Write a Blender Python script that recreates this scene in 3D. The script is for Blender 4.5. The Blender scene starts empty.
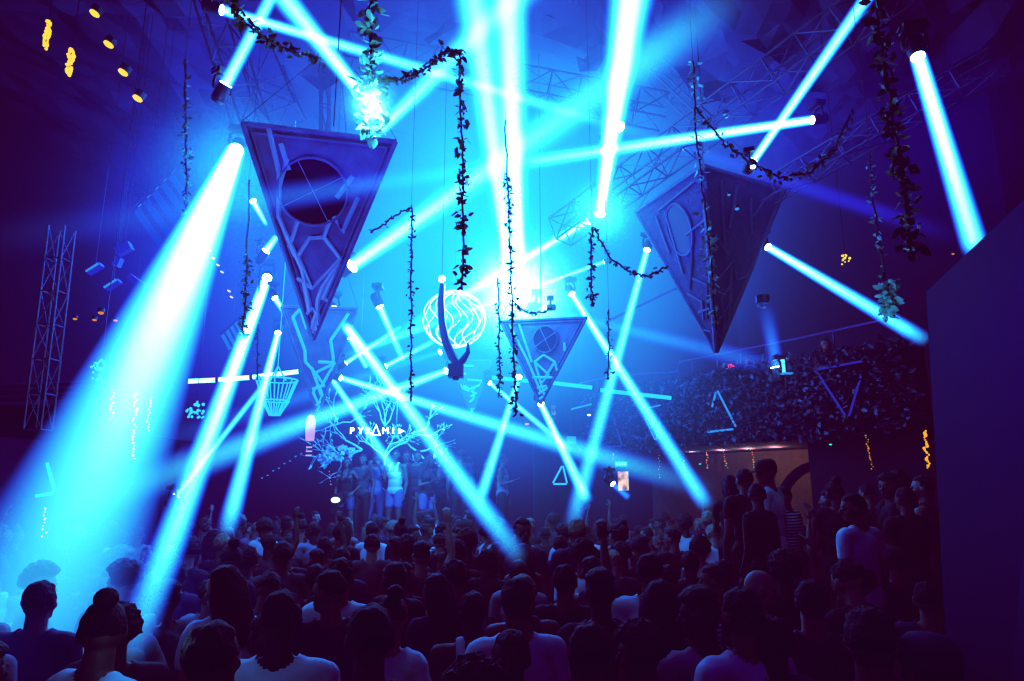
import bpy, bmesh, math, random
from mathutils import Vector, Matrix, noise, Quaternion
R = random.Random(11)
scn = bpy.context.scene
C = scn.collection
PI = math.pi

# ---------------------------------------------------------------- camera
F = 683.0
CAMZ = 2.30
PITCH = math.atan(145 / F)
cd = bpy.data.cameras.new('camera'); cam = bpy.data.objects.new('camera', cd); C.objects.link(cam)
cd.sensor_width = 36; cd.lens = 36 * F / 1024; cd.clip_end = 200; cd.clip_start = .05
cam.location = (0, 0, CAMZ); cam.rotation_euler = (PI / 2 + PITCH, 0, 0)
scn.camera = cam
cp, sp = math.cos(PITCH), math.sin(PITCH)
def at(px, py, Y):
    """the point of the room that stands Y metres into the hall and shows at this place"""
    x = (px - 512) / F; u = (340.5 - py) / F
    d = Vector((x, cp - u * sp, sp + u * cp))
    return Vector((0, 0, CAMZ)) + d * (Y / d.y)
def pxs(px, py, Y):
    """metres per pixel there"""
    u = (340.5 - py) / F
    return Y / (cp - u * sp) / F

# ---------------------------------------------------------------- materials
MATS = {}
def nt(name):
    m = bpy.data.materials.new(name); m.use_nodes = True
    t = m.node_tree
    for n in list(t.nodes): t.nodes.remove(n)
    o = t.nodes.new('ShaderNodeOutputMaterial')
    return m, t, o
def surf(name, col, rough=.7, var=.25, scale=6, bump=0, bscale=20, metal=0, emit=None, es=0):
    if name in MATS: return MATS[name]
    m, t, o = nt(name)
    b = t.nodes.new('ShaderNodeBsdfPrincipled')
    b.inputs['Roughness'].default_value = rough; b.inputs['Metallic'].default_value = metal
    tc = t.nodes.new('ShaderNodeTexCoord')
    n = t.nodes.new('ShaderNodeTexNoise'); n.inputs['Scale'].default_value = scale; n.inputs['Detail'].default_value = 4
    t.links.new(tc.outputs['Object'], n.inputs['Vector'])
    mx = t.nodes.new('ShaderNodeMix'); mx.data_type = 'RGBA'
    mx.inputs['A'].default_value = (*[c * (1 - var) for c in col], 1); mx.inputs['B'].default_value = (*[min(1, c * (1 + var)) for c in col], 1)
    t.links.new(n.outputs['Fac'], mx.inputs['Factor']); t.links.new(mx.outputs['Result'], b.inputs['Base Color'])
    if emit:
        b.inputs['Emission Color'].default_value = (*emit, 1); b.inputs['Emission Strength'].default_value = es
    if bump:
        n2 = t.nodes.new('ShaderNodeTexNoise'); n2.inputs['Scale'].default_value = bscale; n2.inputs['Detail'].default_value = 5
        t.links.new(tc.outputs['Object'], n2.inputs['Vector'])
        bp = t.nodes.new('ShaderNodeBump'); bp.inputs['Strength'].default_value = bump; bp.inputs['Distance'].default_value = .03
        t.links.new(n2.outputs['Fac'], bp.inputs['Height']); t.links.new(bp.outputs['Normal'], b.inputs['Normal'])
    t.links.new(b.outputs[0], o.inputs['Surface'])
    MATS[name] = m
    return m
def glow(name, col, s):
    if name in MATS: return MATS[name]
    m, t, o = nt(name)
    e = t.nodes.new('ShaderNodeEmission'); e.inputs['Strength'].default_value = s
    tc = t.nodes.new('ShaderNodeTexCoord'); n = t.nodes.new('ShaderNodeTexNoise'); n.inputs['Scale'].default_value = 9
    t.links.new(tc.outputs['Object'], n.inputs['Vector'])
    mx = t.nodes.new('ShaderNodeMix'); mx.data_type = 'RGBA'
    mx.inputs['A'].default_value = (*[c * .8 for c in col], 1); mx.inputs['B'].default_value = (*col, 1)
    t.links.new(n.outputs['Fac'], mx.inputs['Factor']); t.links.new(mx.outputs['Result'], e.inputs['Color'])
    t.links.new(e.outputs[0], o.inputs['Surface'])
    MATS[name] = m
    return m

black = surf('black_metal', (.012, .010, .016), .45, bump=.1)
truss_m = surf('aluminium_truss', (.09, .08, .12), .5, metal=.3)
lens_m = glow('lens_glow', (.75, .97, 1), 14)

# ---------------------------------------------------------------- mesh helpers
class MB:
    def __init__(s): s.v = []; s.f = []
    def add(s, vs, fs):
        b = len(s.v); s.v += [Vector(v) for v in vs]; s.f += [tuple(b + i for i in f) for f in fs]; return s
    def box(s, c, size, M=None):
        c = Vector(c); h = Vector(size) / 2
        vs = [Vector((x * h.x, y * h.y, z * h.z)) for x in (-1, 1) for y in (-1, 1) for z in (-1, 1)]
        if M is not None: vs = [M @ v for v in vs]
        return s.add([v + c for v in vs], [(0, 1, 3, 2), (4, 6, 7, 5), (0, 4, 5, 1), (2, 3, 7, 6), (0, 2, 6, 4), (1, 5, 7, 3)])
    def tube(s, pts, r, n=6, closed=False):
        pts = [Vector(p) for p in pts]; k = len(pts)
        rs = r if isinstance(r, (list, tuple)) else [r] * k
        vs = []; prev = None
        for i, p in enumerate(pts):
            a = pts[i - 1] if (i or closed) else p; b = pts[(i + 1) % k] if (i < k - 1 or closed) else p
            t = (b - a).normalized() if (b - a).length > 1e-9 else Vector((0, 0, 1))
            if prev is None:
                prev = t.orthogonal().normalized()
            u = (prev - t * prev.dot(t))
            u = u.normalized() if u.length > 1e-6 else t.orthogonal().normalized()
            prev = u; w = t.cross(u)
            for j in range(n):
                q = 2 * PI * j / n
                vs.append(p + (u * math.cos(q) + w * math.sin(q)) * rs[i])
        fs = []
        for i in range(k if closed else k - 1):
            for j in range(n):
                a = i * n + j; b = i * n + (j + 1) % n; c = ((i + 1) % k) * n + (j + 1) % n; d = ((i + 1) % k) * n + j
                fs.append((a, b, c, d))
        if not closed:
            fs.append(tuple(reversed(range(n)))); fs.append(tuple(range((k - 1) * n, k * n)))
        return s.add(vs, fs)
    def ball(s, c, r, n=10, m=7, M=None):
        r = Vector(r) if isinstance(r, (tuple, list, Vector)) else Vector((r, r, r)); c = Vector(c)
        vs = [Vector((0, 0, r.z))]
        for i in range(1, m):
            th = PI * i / m
            for j in range(n):
                ph = 2 * PI * j / n
                vs.append(Vector((r.x * math.sin(th) * math.cos(ph), r.y * math.sin(th) * math.sin(ph), r.z * math.cos(th))))
        vs.append(Vector((0, 0, -r.z)))
        fs = [(0, 1 + j, 1 + (j + 1) % n) for j in range(n)]
        for i in range(m - 2):
            for j in range(n):
                a = 1 + i * n + j; b = 1 + i * n + (j + 1) % n
                fs.append((a, a + n, b + n, b))
        e = len(vs) - 1; b0 = 1 + (m - 2) * n
        fs += [(b0 + (j + 1) % n, b0 + j, e) for j in range(n)]
        if M is not None: vs = [M @ v for v in vs]
        return s.add([v + c for v in vs], fs)
    def cap(s, a, ra, b, rb, n=12):
        """a limb: two balls and the cone between them"""
        a = Vector(a); b = Vector(b)
        s.ball(a, ra, n, 8); s.ball(b, rb, n, 8)
        return s.tube([a, b], [ra, rb], n)
    def tf(s, M): s.v = [M @ v for v in s.v]; return s
    def mesh(s, name, smooth=False):
        me = bpy.data.meshes.new(name); me.from_pydata([tuple(v) for v in s.v], [], s.f); me.update()
        if smooth: me.polygons.foreach_set('use_smooth', [True] * len(me.polygons))
        return me
    def build(s, name, mat, parent=None, smooth=False):
        me = s.mesh(name, smooth); me.materials.append(mat)
        o = bpy.data.objects.new(name, me); C.objects.link(o)
        if parent is not None: o.parent = parent
        return o
def tag(o, label=None, cat=None, group=None, kind=None):
    if label: o['label'] = label
    if cat: o['category'] = cat
    if group: o['group'] = group
    if kind: o['kind'] = kind
    return o
def empty(name, loc=(0, 0, 0), label=None, cat=None, group=None):
    o = bpy.data.objects.new(name, None); C.objects.link(o); o.location = loc; o.empty_display_size = .2
    return tag(o, label, cat, group)
def poly(name, quads, mat, parent=None):
    mb = MB()
    for q in quads: mb.add(q, [tuple(range(len(q)))])
    return mb.build(name, mat, parent)

# ---------------------------------------------------------------- haze and beams (self-glowing volumes standing in for lit smoke)
def mth(t, op, a, b=None, c=None, clamp=False):
    n = t.nodes.new('ShaderNodeMath'); n.operation = op; n.use_clamp = clamp
    for i, v in enumerate((a, b, c)):
        if v is None: continue
        if isinstance(v, (int, float)): n.inputs[i].default_value = v
        else: t.links.new(v, n.inputs[i])
    return n.outputs[0]
def beam_mat(name, L, r0, r1, e0, e1, fade, core, edge, hot=2.0):  # beam light built in as volume emission; no lamp lights this haze
    m, t, o = nt(name)
    tc = t.nodes.new('ShaderNodeTexCoord'); s = t.nodes.new('ShaderNodeSeparateXYZ'); t.links.new(tc.outputs['Object'], s.inputs[0])
    x, y, z = s.outputs
    tt = mth(t, 'DIVIDE', z, L, clamp=True)
    rad = mth(t, 'MULTIPLY_ADD', tt, r1 - r0, r0)
    d2 = mth(t, 'ADD', mth(t, 'MULTIPLY', x, x), mth(t, 'MULTIPLY', y, y))
    rho2 = mth(t, 'DIVIDE', d2, mth(t, 'MULTIPLY', rad, rad))
    q = mth(t, 'SUBTRACT', 1.0, rho2, clamp=True)
    q2 = mth(t, 'POWER', q, hot)
    # brightness along the beam
    k = mth(t, 'POWER', tt, .7)
    e = mth(t, 'MULTIPLY_ADD', k, e1 - e0, e0)
    if fade > 0:
        fd = mth(t, 'DIVIDE', mth(t, 'SUBTRACT', 1.0, tt), fade, clamp=True)
        e = mth(t, 'MULTIPLY', e, fd)
    e = mth(t, 'DIVIDE', e, rad)
    col = t.nodes.new('ShaderNodeMix'); col.data_type = 'RGBA'; col.inputs['A'].default_value = (*edge, 1); col.inputs['B'].default_value = (*core, 1)
    t.links.new(q2, col.inputs['Factor'])
    c2 = t.nodes.new('ShaderNodeMix'); c2.data_type = 'RGBA'; c2.inputs['A'].default_value = (*core, 1); c2.inputs['B'].default_value = (.02, .33 if core[1] > .3 else core[1], 1, 1)
    t.links.new(mth(t, 'MULTIPLY', tt, .9 if r1 > .7 else .4), c2.inputs['Factor']); t.links.new(c2.outputs['Result'], col.inputs['B'])
    em = t.nodes.new('ShaderNodeEmission'); t.links.new(col.outputs['Result'], em.inputs['Color'])
    prof = mth(t, 'MULTIPLY_ADD', q2, .88, mth(t, 'MULTIPLY', q, .12))
    t.links.new(mth(t, 'MULTIPLY', e, prof), em.inputs['Strength'])
    ab = t.nodes.new('ShaderNodeVolumeAbsorption'); ab.inputs['Density'].default_value = 0
    ad = t.nodes.new('ShaderNodeAddShader'); t.links.new(em.outputs[0], ad.inputs[0]); t.links.new(ab.outputs[0], ad.inputs[1])
    t.links.new(ad.outputs[0], o.inputs['Volume'])
    return m

CORE = (.24, .84, 1.0); EDGE = (.0, .16, 1.0)
DCORE = (.02, .30, 1.0); DEDGE = (.03, .08, .9)
PCORE = (.06, .07, .8); PEDGE = (.05, .03, .6)
def head_mesh():
    mb = MB()
    prof = [(-.17, .05), (-.16, .085), (-.05, .10), (.05, .10), (.10, .088), (.12, .085)]
    mb.tube([(0, 0, z) for z, r in prof], [r for z, r in prof], 16)
    for k in (-.12, -.09, -.06): mb.tube([(0, 0, k), (0, 0, k + .012)], .104, 16)
    return mb.mesh('head', True)
def yoke_mesh():
    mb = MB()
    for sx in (-1, 1):
        mb.tube([(sx * .125, 0, 0), (sx * .135, 0, -.08), (sx * .12, 0, -.2), (sx * .06, 0, -.24), (0, 0, -.245)], [.022, .026, .024, .022, .03], 8)
    return mb.mesh('yoke', True)
def base_mesh():
    mb = MB(); mb.box((0, 0, .045), (.26, .20, .09)); mb.box((0, 0, .11), (.06, .05, .05))
    for sx in (-1, 1): mb.box((sx * .15, 0, .045), (.03, .12, .03))
    return mb.mesh('base')
HM, YM, BM = head_mesh(), yoke_mesh(), base_mesh()
lens_me = MB().tube([(0, 0, 0), (0, 0, .008)], [.078, .078], 18).mesh('lens')
for me in (HM, YM, BM): me.materials.append(black)
lens_me.materials.append(lens_m)
def light(name, typ, loc, col, power, **k):
    l = bpy.data.lights.new(name, typ); l.color = col; l.energy = power
    for a, b in k.items(): setattr(l, a, b)
    o = bpy.data.objects.new(name, l); C.objects.link(o); o.location = loc
    return o
def aim(o, d): o.rotation_euler = Vector(d).to_track_quat('-Z', 'Y').to_euler()
NB = 0
def moving_head(label, p0, p1, w0, w1, e0, e1, fade=.15, pal=0, s=None, spot=0, hot=2.0, lens=1, group=None):
    """p0, p1: (px, py, Y) of lamp and of the far end of its beam; w0, w1: half widths there in pixels of the photograph"""
    global NB; NB += 1
    A = at(*p0); B = at(*p1); d = B - A; L = d.length
    r0 = w0 * pxs(*p0) * 1.35; r1 = w1 * pxs(*p1) * 1.35
    ls = w0 * pxs(*p0) / .078; s = s if s is not None else max(.35, min(.85, ls))
    root = empty('moving_head_spotlight', A, label, 'stage light', group)
    q = Vector((0, 0, 1)).rotation_difference(d.normalized())
    def ch(name, me, M):
        o = bpy.data.objects.new(name, me); C.objects.link(o); o.parent = root; o.matrix_local = M; return o
    MQ = q.to_matrix().to_4x4() @ Matrix.Scale(s, 4)
    back = Matrix.Translation((0, 0, -.13))
    hd = ch('head', HM, MQ @ back)
    ln = bpy.data.objects.new('lens', lens_me); C.objects.link(ln); ln.parent = hd; ln.matrix_local = Matrix.Translation((0, 0, .122)); ln.scale = (lens * ls / s, lens * ls / s, 1)
    yz = math.atan2(d.y, d.x) - PI / 2
    MY = Matrix.Rotation(yz, 4, 'Z') @ Matrix.Scale(s, 4)
    off = q @ Vector((0, 0, -.13)) * s
    up = Matrix.Rotation(PI, 4, 'X') if True else Matrix()
    ch('yoke', YM, Matrix.Translation(off) @ MY @ up)
    ch('base', BM, Matrix.Translation(off + Vector((0, 0, .245 * s))) @ MY)
    cols = [(CORE, EDGE), (DCORE, DEDGE), (PCORE, PEDGE)][pal]
    seg = 20
    bm = MB(); rr = r0
    bm.tube([(0, 0, 0), (0, 0, L)], [r0, r1], seg)
    me = bm.mesh('light_beam'); me.materials.append(beam_mat('beam_glow_%d' % NB, L, r0, r1, e0, e1, fade, cols[0], cols[1], hot))
    b = ch('light_beam', me, q.to_matrix().to_4x4())
    if spot:
        l = light('beam_lamp', 'SPOT', A + d.normalized() * .06, (.12, .5, 1), spot, spot_size=max(.12, 2.6 * math.atan(r1 / L)), spot_blend=.5, shadow_soft_size=.05)
        aim(l, d)
    return root

BEAMS = [
 ('stage light at the top of the broadest beam, falling to the lower left crowd', (236,150,8.5), (-6,712,4.2), 7,80, 8.5,.20, 0, 0, 120),
 ('stage light with a long cyan beam beside the thin vine, ending in the left crowd', (267,278,11), (124,668,3.5), 4.5,19, 3.6,1.0, .12, 0, 150),
 ('stage light over the shell chandelier with a steep narrow white beam', (278,333,12), (226,535,9), 3,10, 3.2,1.2, .1, 0, 60),
 ('stage light on the left truss shooting a short beam up out of the picture', (226,84,7.5), (283,-25,7), 6,6, 3.2,2.6, 0, 0, 0),
 ('topmost stage light on the left truss, thin beam crossing to the far right', (222,10,7.5), (640,133,8), 5,7.5, 3.2,.75, .25, 0, 0),
 ('stage light hidden in the bright leafy vine, wide beam going up and left', (371,106,6.5), (262,-30,6), 6,12.5, 5.5,2.4, 0, 0, 0),
 ('stage light behind the top edge of the big pyramid, soft beam rising right', (373,138,9), (560,-50,6.5), 5,22, 2.0,1.2, 0, 0, 0),
 ('stage light behind the big pyramid, broad soft beam rising across the ceiling', (352,266,10), (745,-12,7), 7,30, 3.4,.35, .2, 0, 0),
 ('stage light with a clean near level beam running left through the white beam', (812,120,8), (520,163,7.5), 4.2,8, 6,1.6, .05, 0, 0),
 ('stage light above the small middle pyramid, thick white beam straight up', (600,214,9.6), (636,-40,6.6), 5,22, 8,6, 0, 0, 0),
 ('stage light at the white glare, vertical beam rising from the middle pyramid', (518,298,11.0), (507,-30,6.8), 9,20, 7,3.6, 0, 0, 200),
 ('stage light at the white glare, beam leaning left toward the ceiling truss', (513,298,11.1), (466,-60,6.4), 6,22, 5,2.2, 0, 0, 0),
 ('stage light wrapped in the vine swag, clean tube-like beam rising to upper right', (754,160,7.5), (872,-10,7), 4,6.5, 4.6,3.0, 0, 0, 0),
 ('stage light hanging alone near the right wall with a short fat white beam', (918,57,6), (977,254,5.4), 6.5,10.5, 6,3.0, .06, 0, 100),
 ('stage light behind the dark right pyramid, beam descending to the right wall', (768,247,9), (928,342,7.5), 3.8,8, 4.4,1.4, .12, 0, 0),
 ('stage light above the balcony hedge, steep beam down to the middle of the crowd', (647,250,10), (571,528,8.5), 3.3,9.5, 2.2,.85, .1, 0, 60),
 ('stage light right of the middle pyramid, long beam down to the white-haired dancer', (572,294,10.5), (708,508,8), 3.2,9, 4,.9, .05, 0, 80),
 ('stage light under the small far pyramid, beam slanting down left to the dancefloor', (519,377,12), (479,503,10), 3,7, 1.7,1.3, .08, 0, 40),
 ('stage light below the tip of the middle pyramid, beam slanting down right', (541,404,11), (588,502,9.5), 3.2,6.5, 3.0,1.9, .1, 0, 40),
 ('stage light beside the second pyramid, long beam crossing in front of the stage', (334,310,11), (523,562,5.6), 4.5,12, 2.4,.95, .12, 0, 120),
 ('stage light at the edge of the stage sculpture, beam down onto the stage people', (332,379,13), (402,482,14), 3,7, 2.2,1.1, .15, 0, 60),
 ('stage light left of the wire globe, wide blue beam falling toward the left wall', (446,371,12), (40,520,8), 3.5,25, 2.0,.16, .3, 0, 0),
 ('stage light level with the second pyramid, low beam sweeping right over the crowd', (341,378,12.5), (720,492,11), 3,15, 2.6,.28, .3, 0, 0),
 ('stage light on the left balcony with a thin beam climbing to the shell chandelier', (176,496,9), (266,382,10), 3.5,3, 1.6,1.4, .1, 0, 0),
 ('small stage light under the twin dots, thin beam down to the low blue screen', (490,383,13), (572,452,12), 2.3,4, 2.4,1.3, .1, 0, 0),
 ('small stage light left of the big pyramid edge, topmost of the row', (253,201,10), (267,226,9.9), 3.2,2, 5,2, .2, 0, 0),
 ('small stage light left of the big pyramid edge, third of the row', (266,251,10), (277,236,9.9), 4,3.2, 5,3, .1, 0, 0),
 ('small stage light just left of the second pyramid with a stub of a beam', (275,298,10.5), (288,318,10.4), 3,2.6, 5,2, .1, 0, 0),
 ('stage light beside the thick white vertical beam, beam running down left to the globe', (588,221,10.5), (392,338,12), 4.5,8, 4.2,1.0, .3, 0, 0),
 ('stage light at the garland end, thin beam running down left behind the globe', (604,262,11), (345,356,12.5), 2.2,5, 2.2,1.0, .15, 0, 0),
 ('round stage light between second pyramid and globe, beam leaning down right', (380,307,11), (404,362,11), 4,3.4, 3.6,1.6, .12, 0, 0),
 ('small stage light by the second pyramid, short beam pointing down right', (350,338,12), (367,368,12), 2.8,2.8, 3.0,2.6, .05, 0, 0),
 ('small stage light by the second pyramid, thin beam climbing up right', (346,363,12), (402,326,12), 2.4,3, 3.0,1.4, .15, 0, 0),
 ('small stage light left of the globe, thin beam climbing to the globe', (386,366,12.3), (436,340,12.3), 2.6,3, 3.0,1.8, .15, 0, 0),
 ('small stage light right of the glare, tiny bright twin lamps on the garland', (546,308,10), (535,309,10), 2.6,2, 3,1, .4, 0, 0),
 ('stage light on the middle pyramid rim, faint wide beam to the balcony glass', (542,309,10.6), (775,366,11), 4,11, .9,.30, .15, 1, 0),
 ('added stage light near the right ceiling, faint purple beam continuing to the right wall', (621,127,9.6), (965,240,7), 5,11, .55,.22, .2, 2, 0),  # lamp added here; its beam carries on from the topmost left one
 ('added stage light right of the big pyramid, hazy violet beam running to the left wall', (604,151,9.6), (-60,246,4.5), 4,26, 1.1,.10, .25, 1, 0),  # lamp added here; its beam carries on from the near level one
 ('stage light on the balcony rail, short blue beam rising past the right pyramid', (777,367,10.5), (764,300,10.5), 6,9, 1.1,.2, .6, 1, 30),
 ('stage light behind the stage corner, faint wide beam toward the left dancefloor', (440,352,13), (120,455,10), 3,16, .8,.12, .4, 1, 0),
 ('small stage light beside the lit doorway with a stubby blue beam', (613,484,11), (629,498,10.8), 3,3.6, 1.3,1.0, .1, 1, 0),
]
for b in BEAMS:
    label, p0, p1, w0, w1, e0, e1, fade, pal, spot = b
    if pal == 0 and w1 < 60: e0 *= 1.3; e1 *= 1.35
    moving_head(label, p0, p1, w0, w1, e0, e1, fade, pal, None, spot, 2.0 if w1 < 60 else 1.0)

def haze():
    """smoke that fills the hall, its glow emitted, stronger where the lamps crowd together"""
    m, t, o = nt('smoke_glow')
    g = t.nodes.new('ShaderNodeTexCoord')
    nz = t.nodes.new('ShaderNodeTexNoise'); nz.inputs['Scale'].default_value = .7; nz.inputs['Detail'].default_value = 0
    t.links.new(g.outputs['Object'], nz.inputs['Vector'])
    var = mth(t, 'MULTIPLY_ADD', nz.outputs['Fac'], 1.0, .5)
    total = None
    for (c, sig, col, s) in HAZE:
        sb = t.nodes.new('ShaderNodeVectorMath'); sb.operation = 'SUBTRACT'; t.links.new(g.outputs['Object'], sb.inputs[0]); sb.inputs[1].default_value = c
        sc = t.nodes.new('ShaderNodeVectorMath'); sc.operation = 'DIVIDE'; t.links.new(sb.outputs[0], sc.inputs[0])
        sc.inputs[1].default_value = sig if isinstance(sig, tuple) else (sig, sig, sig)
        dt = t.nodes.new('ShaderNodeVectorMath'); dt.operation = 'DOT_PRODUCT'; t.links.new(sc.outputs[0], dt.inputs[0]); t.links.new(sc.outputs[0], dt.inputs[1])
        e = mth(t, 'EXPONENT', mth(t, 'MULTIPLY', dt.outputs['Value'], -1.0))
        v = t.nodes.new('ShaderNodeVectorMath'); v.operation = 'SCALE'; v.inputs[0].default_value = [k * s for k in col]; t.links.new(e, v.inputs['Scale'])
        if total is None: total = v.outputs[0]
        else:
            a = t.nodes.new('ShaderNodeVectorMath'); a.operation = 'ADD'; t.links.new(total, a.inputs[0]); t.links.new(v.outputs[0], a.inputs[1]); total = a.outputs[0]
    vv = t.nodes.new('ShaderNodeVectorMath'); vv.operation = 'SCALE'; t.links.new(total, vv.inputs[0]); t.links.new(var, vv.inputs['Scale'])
    a = t.nodes.new('ShaderNodeVectorMath'); a.operation = 'ADD'; t.links.new(vv.outputs[0], a.inputs[0]); a.inputs[1].default_value = (.00085, .00022, .0008)  # even purple glow added everywhere to lift the darkest tones
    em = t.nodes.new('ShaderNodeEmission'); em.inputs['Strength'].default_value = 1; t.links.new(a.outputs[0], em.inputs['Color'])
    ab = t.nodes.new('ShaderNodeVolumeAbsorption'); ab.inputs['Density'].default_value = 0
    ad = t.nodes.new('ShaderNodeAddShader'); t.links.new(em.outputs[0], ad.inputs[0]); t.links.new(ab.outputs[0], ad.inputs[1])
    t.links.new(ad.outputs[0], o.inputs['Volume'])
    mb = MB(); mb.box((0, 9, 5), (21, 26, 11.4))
    h = mb.build('haze', m); tag(h, 'thin blue smoke with built-in glow filling the whole club hall', 'haze', kind='stuff')
HAZE = [  # emission blobs standing in for glare and lamplight in the smoke
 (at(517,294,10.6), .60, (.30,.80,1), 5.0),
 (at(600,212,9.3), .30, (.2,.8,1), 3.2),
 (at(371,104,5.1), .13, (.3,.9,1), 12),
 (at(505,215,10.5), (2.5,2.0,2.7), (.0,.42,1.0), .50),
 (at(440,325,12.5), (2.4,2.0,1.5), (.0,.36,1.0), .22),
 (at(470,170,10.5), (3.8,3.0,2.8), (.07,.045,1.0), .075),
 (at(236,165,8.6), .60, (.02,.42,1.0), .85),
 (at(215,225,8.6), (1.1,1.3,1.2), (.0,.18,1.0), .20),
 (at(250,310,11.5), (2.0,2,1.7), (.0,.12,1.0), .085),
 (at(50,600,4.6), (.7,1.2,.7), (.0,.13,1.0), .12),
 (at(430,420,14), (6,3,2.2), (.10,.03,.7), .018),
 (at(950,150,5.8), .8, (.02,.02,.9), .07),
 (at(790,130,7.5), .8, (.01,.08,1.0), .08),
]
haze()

# ---------------------------------------------------------------- setting
floor_m = surf('dark_floor', (.02, .015, .025), .5, bump=.1)
wall_m = surf('dark_wall', (.016, .010, .022), .9, bump=.4, bscale=3)
warm_wall = surf('warm_brown_wall', (.16, .09, .06), .8, bump=.5, bscale=8)
ceil_m = surf('draped_ceiling_fabric', (.05, .03, .08), .8, .6, .8, bump=.9, bscale=1.4)
def struct(o): o['kind'] = 'structure'; return o
CZ = 9.6
struct(MB().box((0, 9, -.1), (19.6, 24.6, .2)).build('floor', floor_m))
struct(MB().box((0, 21.1, 5), (19.6, .2, 10)).build('wall_back', wall_m))
struct(MB().box((-9.6, 9, 5), (.2, 24.2, 10)).build('wall_left', wall_m))
struct(MB().box((9.6, 9, 5), (.2, 24.2, 10)).build('wall_right', wall_m))
struct(MB().box((0, -2.9, 5), (19.6, .2, 10)).build('wall_front', wall_m))
# crumpled fabric ceiling
mb = MB(); n1, n2 = 60, 70
for j in range(n2 + 1):
    for i in range(n1 + 1):
        x = -9.5 + 19 * i / n1; y = -2.8 + 23.8 * j / n2
        c = noise.cell(Vector((x * .45, y * .45, 1))) * .35 + noise.noise(Vector((x * .6, y * .6, 3))) * .6 + abs(noise.noise(Vector((x * 1.3, y * 1.3, 8)))) * .5
        mb.v.append(Vector((x, y, CZ - .2 - abs(c) * .8)))
for j in range(n2):
    for i in range(n1):
        a = j * (n1 + 1) + i; mb.f.append((a, a + 1, a + n1 + 2, a + n1 + 1))
struct(mb.build('ceiling', ceil_m))
# loose pale cloth shards hung under the ceiling
cloth_m = surf('pale_cloth', (.10, .07, .14), .9, .3, bump=.5, bscale=4)
shards = [((568,18),38,22,9.0,'pale cloth sail above the thick white beam'),((700,60),30,40,9.0,'pale cloth sail over the right truss'),((770,45),30,26,8.6,'triangular cloth sail at the top right between beams'),
          ((590,60),24,16,9.5,'small crumpled cloth sail left of the thick white beam'),((440,30),26,14,9.0,'crumpled cloth sail above the vine corner'),((330,75),40,22,9.5,'curved cloth sail behind the left truss'),((720,88),26,20,9.3,'hanging cloth sail above the level beam'),((820,85),22,18,8.6,'dim cloth sail beside the upper right beam')]
for (px, py), w, h, Y, lab in shards:
    c = at(px, py, Y); k = pxs(px, py, Y)
    pts = []; 
    for q in range(6):
        a = 2 * PI * q / 6 + R.uniform(-.3, .3); rr = R.uniform(.55, 1.1)
        pts.append(Vector((w * k * rr * math.cos(a), R.uniform(-.25, .25), h * k * rr * math.sin(a))))
    mb = MB(); mb.v = [Vector((0, .12, 0))] + pts; mb.f = [(0, 1 + q, 1 + (q + 1) % 6) for q in range(6)]
    o = mb.build('hanging_cloth', cloth_m); o.location = c; tag(o, lab, 'cloth', 'cloth sails under the ceiling')

# ---------------------------------------------------------------- trusses
def truss(label, a, b, w=.3, cell=.45, r=.018):
    A = at(*a); B = at(*b); d = (B - A); L = d.length; t = d.normalized()
    u = t.cross(Vector((0, 0, 1)));  u = u.normalized() if u.length > .1 else Vector((1, 0, 0)); v = t.cross(u).normalized()
    root = empty('ceiling_truss', A, label, 'truss', 'lighting trusses')
    co = [(-1, -1), (1, -1), (1, 1), (-1, 1)]
    ch = MB(); la = MB()
    P = lambda i, z: (u * co[i][0] + v * co[i][1]) * w / 2 + t * z
    for i in range(4): ch.tube([P(i, 0), P(i, L)], r, 6)
    n = max(2, int(L / cell))
    for k in range(n):
        z0 = L * k / n; z1 = L * (k + 1) / n
        for i in range(4):
            j = (i + 1) % 4
            la.tube([P(i, z0), P(j, z1)] if k % 2 else [P(j, z0), P(i, z1)], r * .6, 5)
            la.tube([P(i, z0), P(j, z0)], r * .6, 5)
    ch.build('chords', truss_m, root); la.build('lattice', truss_m, root)
    return root
truss('aluminium box truss running down beside the two upper left lamps', (206,-20,8.2), (252,128,8.6), .38)
truss('short dark truss tower behind the big pyramid top', (285,118,9.5), (262,62,9.5), .5)
truss('thin vertical truss pole above the big pyramid', (325,40,9.5), (325,140,9.5), .12)
truss('long ceiling truss crossing the hall from the bright vine to the white beam', (350,52,9.6), (665,112,9.6), .42)
truss('ceiling truss climbing from the right pyramid to the top right corner', (560,232,10.2), (960,-60,6.6), .40)
truss('small truss corner beside the middle glare', (655,70,10), (700,112,10), .3)
truss('dim long truss in the upper right behind the dark vine', (745,205,9.0), (1000,60,7), .28)
truss('dark truss column standing against the left wall', (38,430,8.0), (62,228,8.0), .2, .4, .012)

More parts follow.
